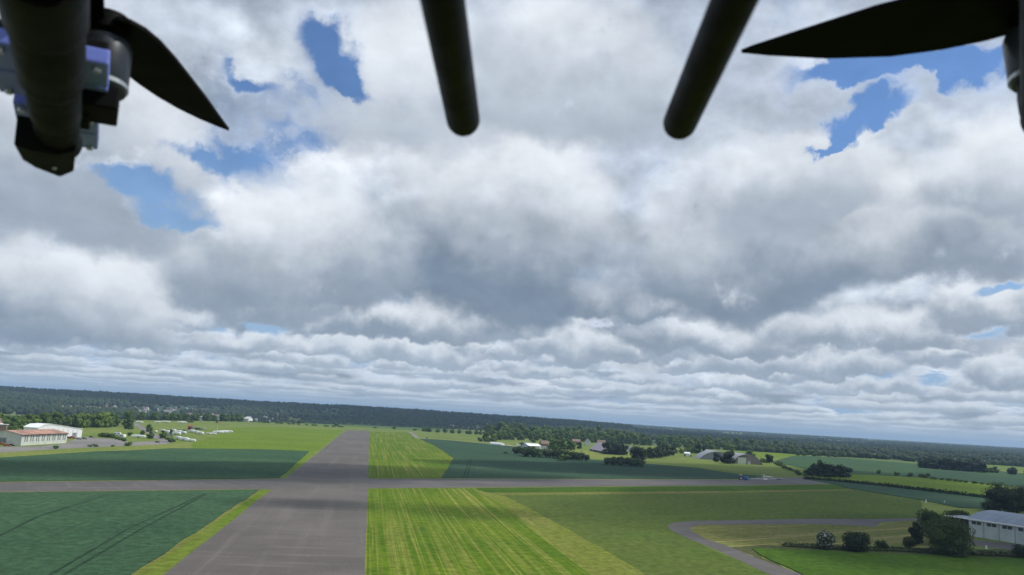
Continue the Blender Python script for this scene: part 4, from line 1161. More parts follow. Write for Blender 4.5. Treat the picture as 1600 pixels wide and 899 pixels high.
for i in range(12):
    (y0, z0), (y1, z1) = arc[i], arc[i + 1]
    if i == 0: y0, z0 = 0.8, z0 - 0.25
    rb.prism([(-0.6, y0 * front, z0 + 0.06), (-0.6, y1 * front, z1 + 0.06), (-0.6, y1 * front, z1 + 0.30), (-0.6, y0 * front, z0 + 0.30)], (L + 1.2, 0, 0))
rb.build('roof', M['roof_blue'], root)
for k in range(int(L / 4) + 1):
    sb = MB()
    x_ = min(L - 0.3, 0.3 + 4.0 * k)
    for i in range(12):
        (y0, z0), (y1, z1) = arc[i], arc[i + 1]
        if i == 0: y0, z0 = 0.7, z0 - 0.2
        sb.prism([(x_, y0 * front, z0 + 0.29), (x_, y1 * front, z1 + 0.29), (x_, y1 * front, z1 + 0.36), (x_, y0 * front, z0 + 0.36)], (0.16, 0, 0))
    sb.build('roof_seam', M['roof_blue'], root)
for k in range(1, bays):
    hb(MB(), (bw * k, 0.10, EH / 2 - 0.3), (0.16, 0.16, EH)).build('downpipe', M['grey_metal'], root)
hb(MB(), (L / 2 + 5.0, 0.95, EH - 0.02), (L + 11.5, 0.18, 0.55)).build('fascia', M['white'], root)
cb = MB()
hb(cb, (L + 5.6, -6.0, EH - 0.15), (10.4, 13.6, 0.3))
cb.build('canopy', M['roof_blue'], root)
pb = MB()
hb(pb, (L + 5.0, -13.0, EH / 2 - 0.3), (10.6, 0.3, EH))
pb.build('canopy_back_wall', M['timber'], root)
for x_ in (L + 10.4, L + 5.2):
    hb(MB(), (x_, 0.2, EH / 2 - 0.3), (0.35, 0.35, EH)).build('canopy_post', M['timber'], root)

# arched hangars
def arched(name, label, a, b, height, depth, endmat, roofmat):
    Mx, L = frame(a, b)
    root = tag(place(empty(name, (0, 0, 0)), Mx), label, 'hangar')
    n = 20
    rad = (L * L / 4 + height * height) / (2 * height); a0 = math.asin(min(1, L / 2 / rad))
    arc = [(L / 2 + rad * math.sin(-a0 + 2 * a0 * i / n), height - rad + rad * math.cos(-a0 + 2 * a0 * i / n)) for i in range(n + 1)]
    MB().prism([(x, 0.3, z - 0.05) for x, z in arc], (0, depth - 0.6, 0)).build('end_wall', endmat, root)
    rb = MB()
    for i in range(n):
        (x0, z0), (x1, z1) = arc[i], arc[i + 1]
        rb.prism([(x0, 0, z0), (x1, 0, z1), (x1, 0, z1 + 0.3), (x0, 0, z0 + 0.3)], (0, depth, 0))
    rb.build('roof', roofmat, root)
    return root, L
root, L = arched('arched_hangar', 'grey metal arched hangar half hidden by dark trees, left of the brown one', (259.3,1077.2), (307.4,1074.4), 10.8, 45, M['grey_metal'], M['grey_metal'])
for k in range(1, 8):
    MB().box((L * k / 8, 0.22, 2.8), (0.25, 0.12, 5.6)).build('sheet_joint', M['roof_blue'], root)
root, L = arched('arched_hangar', 'brown arched hangar with a big cream door, right of the grey one', (280.6,999.9), (319.2,1003.2), 11.8, 40, M['brown_sheet'], M['grey_metal'])
d = MB().box((L * 0.32, 0.2, 3.9), (L * 0.27, 0.25, 7.8)).build('door', M['cream_door'], root)
for k in range(5):
    MB().box((L * (0.21 + 0.055 * k), 0.04, 3.9), (0.12, 0.08, 7.6)).build('door_rib', M['white_wall'], d)
MB().box((L * 0.32, 0.18, 8.4), (L * 0.29, 0.3, 0.7)).build('door_track', M['timber'], root)
MB().box((L * 0.53, -1.2, 1.6), (3.0, 2.0, 3.2)).build('side_door', M['white_wall'], root)
MB().box((L * 0.06, 0.15, 1.5), (2.2, 0.3, 3.0)).build('side_door', M['dark'], root)

# farm and houses by the wood
root, L = gable_building('long_shed', 'long low white-roofed shed behind the dark bush row', 'shed', (34.2,1077.4), (50.8,1090.3), 14, 4.2, 2.6, M['white_wall'], M['white'], 'x', 0.4)
for k in range(3): opening(root, 'door', L * (0.2 + 0.3 * k), 0, 3.0, 3.0, M['grey_metal'])
root, L = gable_building('grey_shed', 'small grey-green shed against the left end of the long white shed', 'shed', (29.7,1102.4), (39.3,1105.5), 10, 4.5, 2.8, M['grey_metal'], M['grey_metal'], 'x', 0.3)
opening(root, 'door', L * 0.5, 0, 3.2, 3.0, M['dark'])
root, L = gable_building('cottage', 'tan cottage with brown tiled roof right of the long white shed', 'cottage', (54.8,1160.9), (65.0,1164.3), 9, 5.5, 4.2, M['bank'], M['roof_tile'], 'x', 0.4)
for k in range(3): opening(root, 'window', L * (0.2 + 0.3 * k), 3.0, 1.4, 1.5, M['glass'], sub=M['white'])
opening(root, 'door', L * 0.5, 0, 1.3, 2.2, M['white'])
c = MB().box((L * 0.15, 4.5, 10.2), (1.2, 1.2, 2.4)).build('chimney', M['brick'], root)
root, L = gable_building('barn', 'barn with a broad lilac slate roof and black timber gable', 'barn', (122.1,1148.3), (132.5,1067.9), 24, 2.8, 9.5, M['timber'], M['roof_slate'], 'x', 0.6)
MB().prism([(-0.15, 0.4, 0), (-0.15, 23.6, 0), (-0.15, 23.6, 2.7), (-0.15, 12, 12.0), (-0.15, 0.4, 2.7)], (-0.25, 0, 0)).build('timber_gable', M['timber'], root)
for k in range(4):
    MB().box((-0.48, 4 + 6 * k, 3.6), (0.14, 0.7, 7.0)).build('pale_post', M['grey_metal'], root)
opening(root, 'door', L * 0.2, 0, 1.4, 2.3, M['white'])
opening(root, 'window', L * 0.5, 1.0, 2.0, 1.1, M['glass'], sub=M['white'])
root, L = gable_building('house', 'pale gabled house peeping over the slate-roofed barn', 'house', (138.2,1378.5), (148.0,1379.3), 10, 6, 5.5, M['cream_wall'], M['roof_tile'], 'y', 0.4)
opening(root, 'window', L * 0.5, 6.2, 1.5, 1.5, M['glass'], sub=M['white'])
root, L = gable_building('house', 'brick house left of the barn behind the lit lawn', 'house', (117.3,1375.0), (130.6,1378.3), 9, 5.5, 3.6, M['brick'], M['roof_tile'], 'x', 0.4)
for k in range(3): opening(root, 'window', L * (0.2 + 0.3 * k), 3.2, 1.4, 1.5, M['glass'], sub=M['white'])
root, L = gable_building('house', 'brown-roofed house showing over the right end of the barn roof', 'house', (159.1,1382.1), (173.0,1380.5), 9, 6, 4, M['brick'], M['roof_tile'], 'x', 0.4)
for k in range(3): opening(root, 'window', L * (0.2 + 0.3 * k), 3.4, 1.4, 1.5, M['glass'], sub=M['white'])
root, L = gable_building('white_house', 'narrow white house gable between dark trees right of the barn', 'house', (180.1,1181.0), (186.8,1179.4), 9, 6.5, 4.2, M['white_wall'], M['roof_tile'], 'y', 0.3)
opening(root, 'window', L * 0.5, 4.2, 1.4, 1.6, M['glass'], sub=M['white'])
opening(root, 'door', L * 0.5, 0, 1.2, 2.2, M['timber'])
root, L = gable_building('small_shed', 'small white shed with a dark doorway at the head of the lit meadow', 'shed', (253.5,1142.5), (260.5,1139.9), 6, 4.0, 1.8, M['white'], M['white'], 'x', 0.3)
opening(root, 'doorway', L * 0.12, 0, 1.8, 3.4, M['dark'])
MB().box((L + 1.5, 2.0, 1.3), (2.8, 2.4, 2.6)).build('lean_to', M['grey_metal'], root)
root, L = gable_building('white_house', 'white house end showing behind the grey arched hangar', 'house', (311.6,1262.4), (316.4,1258.0), 8, 5.6, 2, M['white'], M['roof_slate'], 'x', 0.3)
opening(root, 'window', L * 0.5, 3.0, 1.3, 1.4, M['glass'], sub=M['grey_metal'])
root, L = gable_building('white_house', 'far white house at the foot of the wooded hill, left', 'house', (-529.8,1637.6), (-509.0,1628.4), 12, 6, 4, M['white'], M['white_wall'], 'x', 0.4)
for k in range(3): opening(root, 'window', L * (0.2 + 0.3 * k), 2.5, 1.6, 1.6, M['glass'], sub=M['white'])
root, L = gable_building('rusty_shed', 'rust-red shed behind the parked white trailers', 'shed', (-411.9,1068.6), (-407.3,1069.6), 6, 4.0, 1.6, M['rust'], M['rust'], 'x', 0.2)
opening(root, 'door', L * 0.5, 0, 2.2, 2.8, M['dark'])

# village houses on the wooded hill: a few pixels each, shared meshes
def far_house(i):
    w, d, e, r_ = [(10, 8, 5.5, 3.5), (13, 8, 5.2, 3.2), (8, 8, 6, 3.8), (17, 9, 5.4, 3.4)][i % 4]
    mb = MB()
    mb.prism([(-w / 2, -d / 2, -3), (-w / 2, d / 2, -3), (-w / 2, d / 2, e), (-w / 2, 0, e + r_), (-w / 2, -d / 2, e)], (w, 0, 0), 0)
    for s in (-1, 1):
        mb.prism([(-w / 2 - 0.4, s * (d / 2 + 0.5), e - 0.3), (-w / 2 - 0.4, 0, e + r_ + 0.05), (-w / 2 - 0.4, 0, e + r_ + 0.4), (-w / 2 - 0.4, s * (d / 2 + 0.5), e + 0.1)], (w + 0.8, 0, 0), 1)
    mb.box((w * 0.3, 0.9, e + r_ + 0.4), (0.9, 0.9, 2.2), 2)
    for k in range(3):
        for zz in (1.4, 4.0):
            mb.box((-w / 3 + k * w / 3, -d / 2 - 0.03, zz), (1.1, 0.08, 1.2), 3)
    o = mb.build('house', [[M['white_wall'], M['cream_wall'], M['brick'], M['white']][i % 4], [M['roof_slate'], M['roof_tile'], M['roof_slate'], M['roof_tile']][(i // 2) % 4], M['brick'], M['glass']])
    return o
protos = [far_house(i) for i in range(8)]
vr = random.Random(31)
k = 0
while k < 105:
    az = vr.gauss(-20.5, 4.2); rr = vr.uniform(2620, 3250)
    if not -29 < az < -14: continue
    x, y = polar(az, rr)
    o = protos[k] if k < 8 else protos[k % 8].copy()
    if k >= 8: COL.objects.link(o)
    o.location = (x, y, terrain(x, y) + 2.0); o.scale = (0.95, 0.95, 0.95)
    o.rotation_euler = (0, 0, vr.choice([0.3, 0.5, -0.4, 1.2, 1.8]) + vr.uniform(-0.3, 0.3))
    tag(o, 'small pale house among trees in the village on the far wooded hillside', 'house', 'village houses on the far hillside')
    k += 1
for (x, y), lab in (((-78, 2900), 'lone white house among the hill trees left of the wood'),):
    o = protos[3].copy(); COL.objects.link(o); o.location = (*polar(-3.6, 3000), terrain(*polar(-3.6, 3000)) + 4)
    o.name = 'white_house'; o.rotation_euler = (0, 0, 0.2); tag(o, lab, 'house'); o['group'] = 'lone houses on the far hill'

# ------------------------------------------------------------------ vehicles and gear
def trailer_proto():
    """Long tapering glider trailer: rounded body, two wheels, drawbar."""
    root = empty('glider_trailer', (0, 0, 0))
    st = [(-4.6, 0.5, 0.75, 1.15), (-4.3, 0.72, 0.5, 1.7), (-2.0, 0.80, 0.45, 2.0), (1.5, 0.80, 0.45, 2.05), (4.0, 0.74, 0.5, 1.85), (4.6, 0.6, 0.65, 1.5)]
    mb = MB(); rings = []
    for x, hw, zb, zt in st:
        rings.append([(x, hw * a, zb + (zt - zb) * b) for a, b in ((-0.9, 0), (0.9, 0), (1, 0.15), (1, 0.7), (0.75, 0.93), (0.3, 1), (-0.3, 1), (-0.75, 0.93), (-1, 0.7), (-1, 0.15))])
    n = 10
    vs = [p for g in rings for p in g]
    fs = [(i * n + k, i * n + (k + 1) % n, (i + 1) * n + (k + 1) % n, (i + 1) * n + k) for i in range(len(st) - 1) for k in range(n)]
    fs += [tuple(range(n)), tuple((len(st) - 1) * n + k for k in reversed(range(n)))]
    mb.add(vs, fs); mb.build('body', M['white'], root)
    for s in (-1, 1):
        w = MB(); w.tube([(0.2, s * 0.84, 0.34), (0.2, s * 1.04, 0.34)], [0.34, 0.34], 12); w.build('wheel', M['rubber'], root)
        MB().box((0.2, s * 0.92, 0.75), (0.95, 0.3, 0.08)).build('mudguard', M['dark_paint'], root)
    MB().tube([(4.5, 0, 0.6), (6.1, 0, 0.5)], [0.06, 0.06], 8).build('drawbar', M['grey_metal'], root)
    return root
def caravan_proto():
    root = empty('caravan', (0, 0, 0))
    prof = [(-2.6, -1.1, 0.55), (2.5, -1.1, 0.55), (2.75, -1.1, 1.2), (2.45, -1.1, 2.4), (2.1, -1.1, 2.65), (-2.2, -1.1, 2.65), (-2.6, -1.1, 2.3), (-2.75, -1.1, 1.2)]
    MB().prism(prof, (0, 2.2, 0)).build('body', M['white'], root)
    for s in (-1, 1):
        for x in (-1.5, 1.2):
            MB().box((x, s * 1.11, 1.75), (1.2, 0.06, 0.7)).build('window', M['glass'], root)
        MB().tube([(-0.2, s * 0.95, 0.32), (-0.2, s * 1.13, 0.32)], [0.32, 0.32], 12).build('wheel', M['rubber'], root)
    MB().box((0.1, -1.12, 1.45), (0.65, 0.06, 1.6)).build('door', M['white_wall'], root)
    MB().tube([(2.6, 0, 0.5), (3.9, 0, 0.45)], [0.07, 0.06], 8).build('drawbar', M['grey_metal'], root)
    return root
def car_proto(mat):
    root = empty('parked_car', (0, 0, 0))
    low = [(-2.1, 0.35), (2.1, 0.35), (2.15, 0.62), (2.0, 0.78), (1.1, 0.92), (-1.7, 0.95), (-2.1, 0.85)]
    cab = [(1.0, 0.9), (0.35, 1.42), (-1.1, 1.45), (-1.75, 0.93)]
    MB().prism([(x, -0.86, z) for x, z in low], (0, 1.72, 0)).build('body', mat, root)
    MB().prism([(x, -0.74, z) for x, z in cab], (0, 1.48, 0)).build('windows', M['glass'], root)
    MB().prism([(0.36, -0.72, 1.41), (0.30, -0.72, 1.48), (-1.08, -0.72, 1.50), (-1.12, -0.72, 1.44)], (0, 1.44, 0)).build('roof', mat, root)
    for x in (-1.3, 1.35):
        for s in (-1, 1):
            MB().tube([(x, s * 0.7, 0.32), (x, s * 0.9, 0.32)], [0.32, 0.32], 12).build('wheel', M['rubber'], root)
    for s in (-1, 1):
        MB().box((2.08, s * 0.62, 0.66), (0.14, 0.34, 0.14)).build('headlight', M['silver_paint'], root)
    return root
def van_proto(mat):
    root = empty('parked_van', (0, 0, 0))
    body = [(-2.7, 0.4), (2.5, 0.4), (2.6, 1.0), (1.9, 1.15), (1.35, 2.05), (-2.6, 2.2), (-2.7, 2.1)]
    MB().prism([(x, -0.98, z) for x, z in body], (0, 1.96, 0)).build('body', mat, root)
    MB().prism([(1.92, -0.86, 1.17), (1.42, -0.86, 1.98), (1.46, -0.86, 2.0), (1.97, -0.86, 1.2)], (0, 1.72, 0)).build('windscreen', M['glass'], root)
    for x in (-1.7, 1.7):
        for s in (-1, 1):
            MB().tube([(x, s * 0.8, 0.36), (x, s * 1.0, 0.36)], [0.36, 0.36], 12).build('wheel', M['rubber'], root)
    for s in (-1, 1):
        MB().box((0.9, s * 0.985, 1.55), (0.8, 0.05, 0.55)).build('side_window', M['glass'], root)
    return root

used = {}
def put(key, fn, pos, rz, label, cat, group=None, s=1.0):
    if key not in used:
        used[key] = o = fn()
    else:
        o = copy_tree(used[key])
        for k_ in ('group',):
            if k_ in o: del o[k_]
    o.location = (*pos, 0.04); o.rotation_euler = (0, 0, R(rz)); o.scale = (s, s, s)
    return tag(o, label, cat, group)
GT = 'glider trailers and caravans parked by the windsock'
T = lambda pos, rz, lab, s=1.6: put('trailer', trailer_proto, pos, rz, lab, 'glider trailer', GT, s)
T((-394.4,931.4), -58, 'white trailer alone at the left of the rows, beside the access road', 1.2)
T((-396.3,954.2), -50, 'left trailer of the pair right of the access road bush')
T((-382.9,935.3), -50, 'right trailer of the pair above the grey van')
T((-391.7,974.8), -50, 'upper left trailer of the middle row of three')
T((-376.5,952.2), -50, 'centre trailer of the middle row of three')
T((-364.9,936.1), -50, 'lower right trailer of the middle row of three')
T((-361.5,907.7), -35, 'short white trailer below the middle row of three')
T((-319.4,809.0), -45, 'left trailer of the front row nearest the crop')
T((-308.9,796.1), -35, 'middle trailer of the front row nearest the crop')
T((-298.3,784.5), -20, 'right trailer of the front row nearest the crop', 1.3)
T((-375.9,989.2), -45, 'upper left trailer of the row left of the windsock')
T((-363.9,971.9), -45, 'centre trailer of the row left of the windsock')
T((-351.2,951.3), -45, 'lower right trailer of the row left of the windsock')
T((-348.8,970.2), -30, 'left of the two small trailers just left of the windsock', 0.9)
T((-343.3,970.8), 10, 'right of the two small trailers just left of the windsock', 0.9)
T((-350.4,1007.0), 5, 'left trailer of the three below the windsock', 1.45)
T((-349.9,1022.7), 5, 'centre trailer of the three below the windsock', 1.45)
T((-351.0,1042.2), 5, 'right trailer of the three below the windsock', 1.45)
T((-353.7,796.7), 0, 'long grey-white trailer left of the access road', 1.5)
T((-537.8,1207.3), 0, 'white trailer at the top of the access road on the far grass', 1.3)
T((-534.0,1262.4), 5, 'leftmost of the white trailers far out on the grass', 1.1)
T((-531.7,1287.8), 5, 'second white trailer far out on the grass', 1.4)
T((-520.0,1316.7), 5, 'third white trailer far out on the grass', 1.1)
T((-517.3,1322.8), 5, 'rightmost of the white trailers far out on the grass', 1.2)
C_ = lambda pos, rz, lab, s=1.0: put('caravan', caravan_proto, pos, rz, lab, 'caravan', 'caravans by the airfield roads', s)
C_((-383.7,816.6), 10, 'white caravan at the back edge of the apron', 1.25)
C_((-361.4,780.6), -30, 'white caravan in front of the other one on the apron edge', 1.25)
C_((22.1,1158.8), 20, 'small white caravan left of the round dark bush by the farm', 1.1)
C_((54.9,1106.4), 0, 'cream-white caravan in front of the tan cottage', 1.2)
C_((60.1,1105.3), 20, 'white caravan at the right corner of the tan cottage', 1.1)
C_((70.0,1057.8), 0, 'white caravan under the trees right of the tan cottage', 1.1)
CG = 'cars parked about the airfield'
def car(paint, pos, rz, lab, s=1.0): return put('car_' + paint, lambda: car_proto(M[paint]), pos, rz, lab, 'car', CG, s)
car('red_paint', (-379.0,723.7), 10, 'bright red car beside the white shed', 1.35)
car('dark_paint', (-383.6,726.1), 80, 'dark car left of the bright red one by the white shed')
car('silver_paint', (-369.1,716.3), 0, 'silver-white car at the corner of the white shed', 1.1)
car('dark_paint', (-369.0,724.2), 30, 'dark car right of the silver one by the white shed', 1.1)
car('red_paint', (-352.4,586.3), 10, 'dull red car in front of the workshop gable')
car('dark_paint', (-352.3,591.3), 10, 'dark car right of the dull red one at the workshop gable')
car('orange_paint', (-361.3,594.7), 5, 'orange car by the workshop door at the left edge', 1.3)
car('silver_paint', (-405.9,1028.7), 20, 'grey car behind the middle row of trailers')
car('dark_paint', (-398.8,1024.9), 20, 'dark car behind the middle row of trailers')
car('dark_paint', (-404.5,1098.1), 20, 'dark car at the right end of the grey vans')
car('dark_paint', (-309.3,736.4), 60, 'dark car at the mouth of the access road')
car('dark_paint', (-378.9,756.9), 0, 'dark car at the back of the apron right of the white shed')
car('dark_paint', (243.4,720.4), 40, 'dark car on the taxiway beyond the white glider', 1.1)
car('silver_paint', (226.1,719.0), 0, 'grey car on the grass edge behind the white glider', 1.0)
car('dark_paint', (-117.4,1260.2), 90, 'dark car with pale roof on the path by the crop corner', 1.2)
def van(paint, pos, rz, lab, s=1.0): return put('van_' + paint, lambda: van_proto(M[paint]), pos, rz, lab, 'van', 'vans parked by the trailers', s)
van('silver_paint', (-348.9,859.7), 10, 'grey van below the left trailer pair', 1.3)
van('silver_paint', (-415.5,1101.0), 15, 'grey van left of the dark car behind the trailers', 1.3)
van('dark_paint', (-401.7,1078.3), 15, 'dark van behind the row left of the windsock', 1.3)
van('white', (-401.7,1102.3), 0, 'small white van right of the dark vehicles behind the trailers', 0.9)
# polytunnel by the field track
PX, PL = frame((-18.9,1165.9), (-2.4,1152.3))
root = tag(place(empty('polytunnel', (0, 0, 0)), PX), 'long white polytunnel on the bank beside the pale field track', 'polytunnel')
n = 12
MB().prism([(0, 4 - 4 * math.cos(math.pi * i / n), 3.4 * math.sin(math.pi * i / n)) for i in range(n + 1)], (PL, 0, 0)).build('cover', M['white'], root)
for k in range(9):
    hb_ = MB(); hb_.tube([(PL * k / 8, 4 - 4.05 * math.cos(math.pi * i / n), 3.45 * math.sin(math.pi * i / n)) for i in range(n + 1)], [0.08] * (n + 1), 6)
    hb_.build('hoop', M['grey_metal'], root)
MB().box((-0.05, 4, 1.1), (0.1, 1.6, 2.2)).build('door', M['white_wall'], root)

# windsock
x, y = (-382.2,1093.5)
root = tag(empty('windsock', (x, y, 0)), 'white windsock pole with an orange and yellow sock beside the parked trailers', 'windsock')
MB().tube([(0, 0, 0), (0, 0, 11.2)], [0.22, 0.13], 10).build('pole', M['white'], root)
sk = MB().tube([(0.2, 0, 11.0), (1.4, 0.1, 10.95), (2.6, 0.2, 10.7), (3.8, 0.3, 10.35)], [0.95, 0.82, 0.66, 0.48], 12).build('sock', M['orange_paint'], root)
MB().tube([(1.2, 0.09, 10.97), (2.0, 0.15, 10.85)], [0.88, 0.79], 12).build('yellow_band', M['cream_door'], sk)

# blue tractor with a white cab roof
x, y = (202.3,690.3)
root = tag(empty('tractor', (x, y, 0.05), R(0)), 'blue tractor with a white cab roof on the taxiway edge', 'tractor')
root.scale = (1.45,) * 3
MB().box((1.0, 0, 1.35), (2.1, 0.9, 0.9)).build('bonnet', M['blue_paint'], root, bevel=0.08)
cabn = MB().box((-0.75, 0, 1.95), (1.5, 1.5, 1.3), taper=0.9).build('cab', M['glass'], root)
MB().box((-0.75, 0, 2.68), (1.6, 1.6, 0.18)).build('roof', M['white'], cabn)
MB().box((-0.75, 0, 1.05), (1.7, 1.4, 0.6)).build('chassis', M['blue_paint'], root)
for s in (-1, 1):
    for xx, rr in ((-0.95, 0.85), (1.45, 0.55)):
        w = MB().tube([(xx, s * 0.75, rr), (xx, s * 1.15, rr)], [rr, rr], 18).build('wheel', M['rubber'], root)
        MB().tube([(xx, s * 1.12, rr), (xx, s * 1.18, rr)], [rr * 0.5, rr * 0.5], 14).build('hub', M['white'], w)
    MB().box((-0.95, s * 0.95, 1.78), (1.5, 0.5, 0.1)).build('mudguard', M['blue_paint'], root)
MB().tube([(1.2, 0.3, 1.8), (1.2, 0.3, 2.6)], [0.06, 0.06], 8).build('exhaust', M['dark'], root)
# cable winch trailer behind the tractor
x, y = (205.5,688.7)
root = tag(empty('winch_trailer', (x, y, 0.05)), 'blue winch trailer standing right behind the blue tractor', 'winch')
MB().box((0, 0, 1.0), (3.6, 2.0, 0.5)).build('chassis', M['blue_paint'], root)
MB().box((-0.6, 0, 2.1), (2.0, 1.8, 1.7)).build('engine_box', M['blue_paint'], root, bevel=0.08)
MB().tube([(1.1, -0.8, 1.75), (1.1, 0.8, 1.75)], [0.65, 0.65], 16).build('drum', M['silver_paint'], root)
for s in (-1, 1):
    MB().tube([(0, s * 0.85, 0.5), (0, s * 1.15, 0.5)], [0.5, 0.5], 14).build('wheel', M['rubber'], root)

# sailplane on the taxiway
def glider(pos, rz, label, span, s=1.0):                      # at rest, one wing tip low
    root = tag(empty('glider', (*pos, 0.06), rz), label, 'glider')
    st = [(3.0, 0.04, 0.9), (2.6, 0.22, 0.92), (1.6, 0.36, 1.0), (0.6, 0.38, 1.05), (-0.6, 0.24, 1.05), (-2.5, 0.13, 1.05), (-4.4, 0.10, 1.1)]
    MB().tube([(x, 0, z) for x, r_, z in st], [r_ for x, r_, z in st], 14).build('fuselage', M['white'], root, smooth=True)
    MB().tube([(2.1, 0, 1.16), (1.4, 0, 1.28), (0.7, 0, 1.25)], [0.12, 0.26, 0.16], 12).build('canopy', M['glass'], root, smooth=True)
    for sgn in (-1, 1):
        wb = MB()
        h = span / 2
        L_ = [(0.75, 0.2, 1.18), (0.7, h * 0.6, 1.3), (0.4, h, 1.45)]; T_ = [(-0.15, 0.2, 1.18), (-0.1, h * 0.6, 1.3), (0.05, h, 1.45)]
        vs = [(x, sgn * yy, z + dz_) for dz_ in (0.07, -0.07) for x, yy, z in L_ + T_[::-1]]
        wb.add(vs, [(0, 1, 4, 5), (1, 2, 3, 4), (11, 10, 7, 6), (10, 9, 8, 7), (0, 6, 7, 1), (1, 7, 8, 2), (2, 8, 9, 3), (3, 9, 10, 4), (4, 10, 11, 5), (5, 11, 6, 0)])
        wb.build('wing', M['white'], root)
    MB().prism([(-3.7, -0.05, 1.1), (-4.5, -0.05, 1.1), (-4.6, -0.05, 2.5), (-4.15, -0.05, 2.5)], (0, 0.1, 0)).build('tail_fin', M['white'], root)
    MB().box((-4.35, 0, 2.5), (0.55, 2.8, 0.07)).build('tailplane', M['white'], root)
    MB().tube([(0.3, -0.06, 0.25), (0.3, 0.06, 0.25)], [0.25, 0.25], 12).build('wheel', M['rubber'], root)
    root.scale = (s, s, s)
    return root
gl = glider((216.2,670.8), math.atan2(-0.62, 1.0) + R(90), 'white glider parked aslant across the grey taxiway, its long wings nearest the camera', 17, 1.5)
gl.rotation_euler = (R(-5), 0, gl.rotation_euler.z)
gl.location.z = 1.2
glider((238.3,732.5), R(20), 'smaller glider at the back edge of the taxiway, behind the long-winged one', 12, 1.2)
# posts and markers
for (x, y), h, lab in (((287.6,556.3), 2.2, 'white marker post at the end of the pale field path'), ((303.7,563.0), 1.6, 'small pale post in the rough field behind the trees'), ((197.0,334.8), 1.2, 'white marker by the hangar yard road'), ((11.5,916.5), 2.5, 'white post at the left end of the bush row in the crop')):
    root = tag(empty('marker_post', (x, y, 0)), lab, 'post')
    MB().box((0, 0, h / 2), (0.5, 0.5, h), taper=0.8).build('post', M['white'], root)
    MB().box((0, 0, h + 0.06), (0.62, 0.62, 0.12)).build('cap', M['white_wall'], root)

# ------------------------------------------------------------------ the drone overhead
DX, DY_, DZ_ = Vector((0.99795, -0.02613, 0.05837)), Vector((0.03012, 0.99718, -0.06868)), Vector((-0.05641, 0.07030, 0.99593))
RZ = 0.24
drone = empty('drone', (0, 0, 0))
drone.empty_display_size = 0.1
Md = Matrix.Identity(4)
for i in range(3):
    Md[i][0], Md[i][1], Md[i][2] = DX[i], DY_[i], DZ_[i]
Md.translation = Vector((0, 0, CAM_H)) + DZ_ * RZ
drone.matrix_world = Md
tag(drone, 'black multirotor drone overhead with two carbon rods, blue clamps and propellers', 'drone')
def dpart(mb, name, mat, parent=drone, **k):
    mb.v = [(p[0], p[1], p[2] - RZ) for p in mb.v]
    return mb.build(name, mat, parent, **k)
def rod(end, back):
    e, b = Vector(end), Vector(back); d = (e - b).normalized()
    pts, rad = [b], [0.008]
    pts.append(e); rad.append(0.008)
    for a in (25, 45, 62, 76, 86):
        pts.append(e + d * 0.0062 * math.sin(R(a))); rad.append(0.008 * math.cos(R(a)) ** 0.8)
    m = MB(); m.tube(pts, rad, 28); dpart(m, 'carbon_rod', M['carbon'], smooth=True)
rod((-0.0295, 0.3574, 0.1656), (-0.0265, -0.16, 0.1560))
rod((0.0744, 0.3595, 0.1641), (0.0722, -0.16, 0.1580))
m = MB().box((0.02, -0.06, 0.255), (0.24, 0.34, 0.05)); dpart(m, 'body', M['black_plastic'], bevel=0.012)
for y in (-0.14, 0.02):
    m = MB().box((0.022, y, 0.192), (0.15, 0.02, 0.08)); dpart(m, 'rod_hanger', M['black_plastic'], bevel=0.003)
U_ = Vector((-0.468, 0.884, 0)); V_ = Vector((0.884, 0.468, 0))
def on(dirn, v, c, u, w_, z):                                      # point in an arm's own directions
    return Vector(c) + dirn * u + v * w_ + Vector((0, 0, z))
A0 = Vector((-0.043, 0, 0.19))
def armp(s): return A0 + U_ * s
s = lambda y: y / 0.884
m = MB().tube([armp(0.02), armp(s(0.290)), armp(s(0.302)), armp(s(0.304))], [0.0140, 0.0140, 0.0140, 0.0140], 32)
m.tube([armp(s(0.27)), armp(s(0.305)), armp(s(0.308))], [0.0168, 0.0168, 0.0158], 32)
arm = dpart(m, 'arm', M['carbon'], smooth=True)
m = MB().tube([armp(s(0.307)), armp(s(0.354)), armp(s(0.360))], [0.0152, 0.0152, 0.0136], 32); dpart(m, 'arm_sleeve', M['black_plastic'], arm, smooth=True)
m = MB().tube([armp(s(0.355)), armp(s(0.396)), armp(s(0.404))], [0.0128, 0.0128, 0.0112], 32); dpart(m, 'arm_sleeve', M['black_plastic'], arm, smooth=True)
m = MB().tube([armp(s(0.400)), armp(s(0.430)), armp(s(0.436))], [0.0116, 0.0116, 0.0126], 32); dpart(m, 'arm_sleeve', M['black_plastic'], arm, smooth=True)
e0 = armp(s(0.440)) - V_ * 0.004
m = MB()
prof = [(-0.016, -0.012), (-0.0165, 0.006), (0.0135, 0.006), (0.0145, -0.010), (0.006, -0.014), (-0.008, -0.014)]
st0 = [e0 - U_ * 0.022 + V_ * a + Vector((0, 0, b)) for a, b in prof]
st1 = [e0 + U_ * (0.006 + 0.75 * (a + 0.016) * (1.0 if a < 0.012 else 0.55)) + V_ * a * 0.86 + Vector((0, 0, b * 0.9)) for a, b in prof]
m.add(st0 + st1, [(i, (i + 1) % 6, 6 + (i + 1) % 6, 6 + i) for i in range(6)] + [tuple(reversed(range(6))), tuple(range(6, 12))])
cap = dpart(m, 'end_cap', M['black_plastic'], bevel=0.0012)
m = MB().tube([e0 + U_ * 0.004 + V_ * 0.003 + Vector((0, 0, -0.0122)), e0 + U_ * 0.004 + V_ * 0.003 + Vector((0, 0, -0.0142))], [0.0014, 0.0012], 10); dpart(m, 'bolt', M['bolt_steel'], cap)
rotA = Matrix(((V_.x, U_.x, 0), (V_.y, U_.y, 0), (0, 0, 1))).to_4x4()
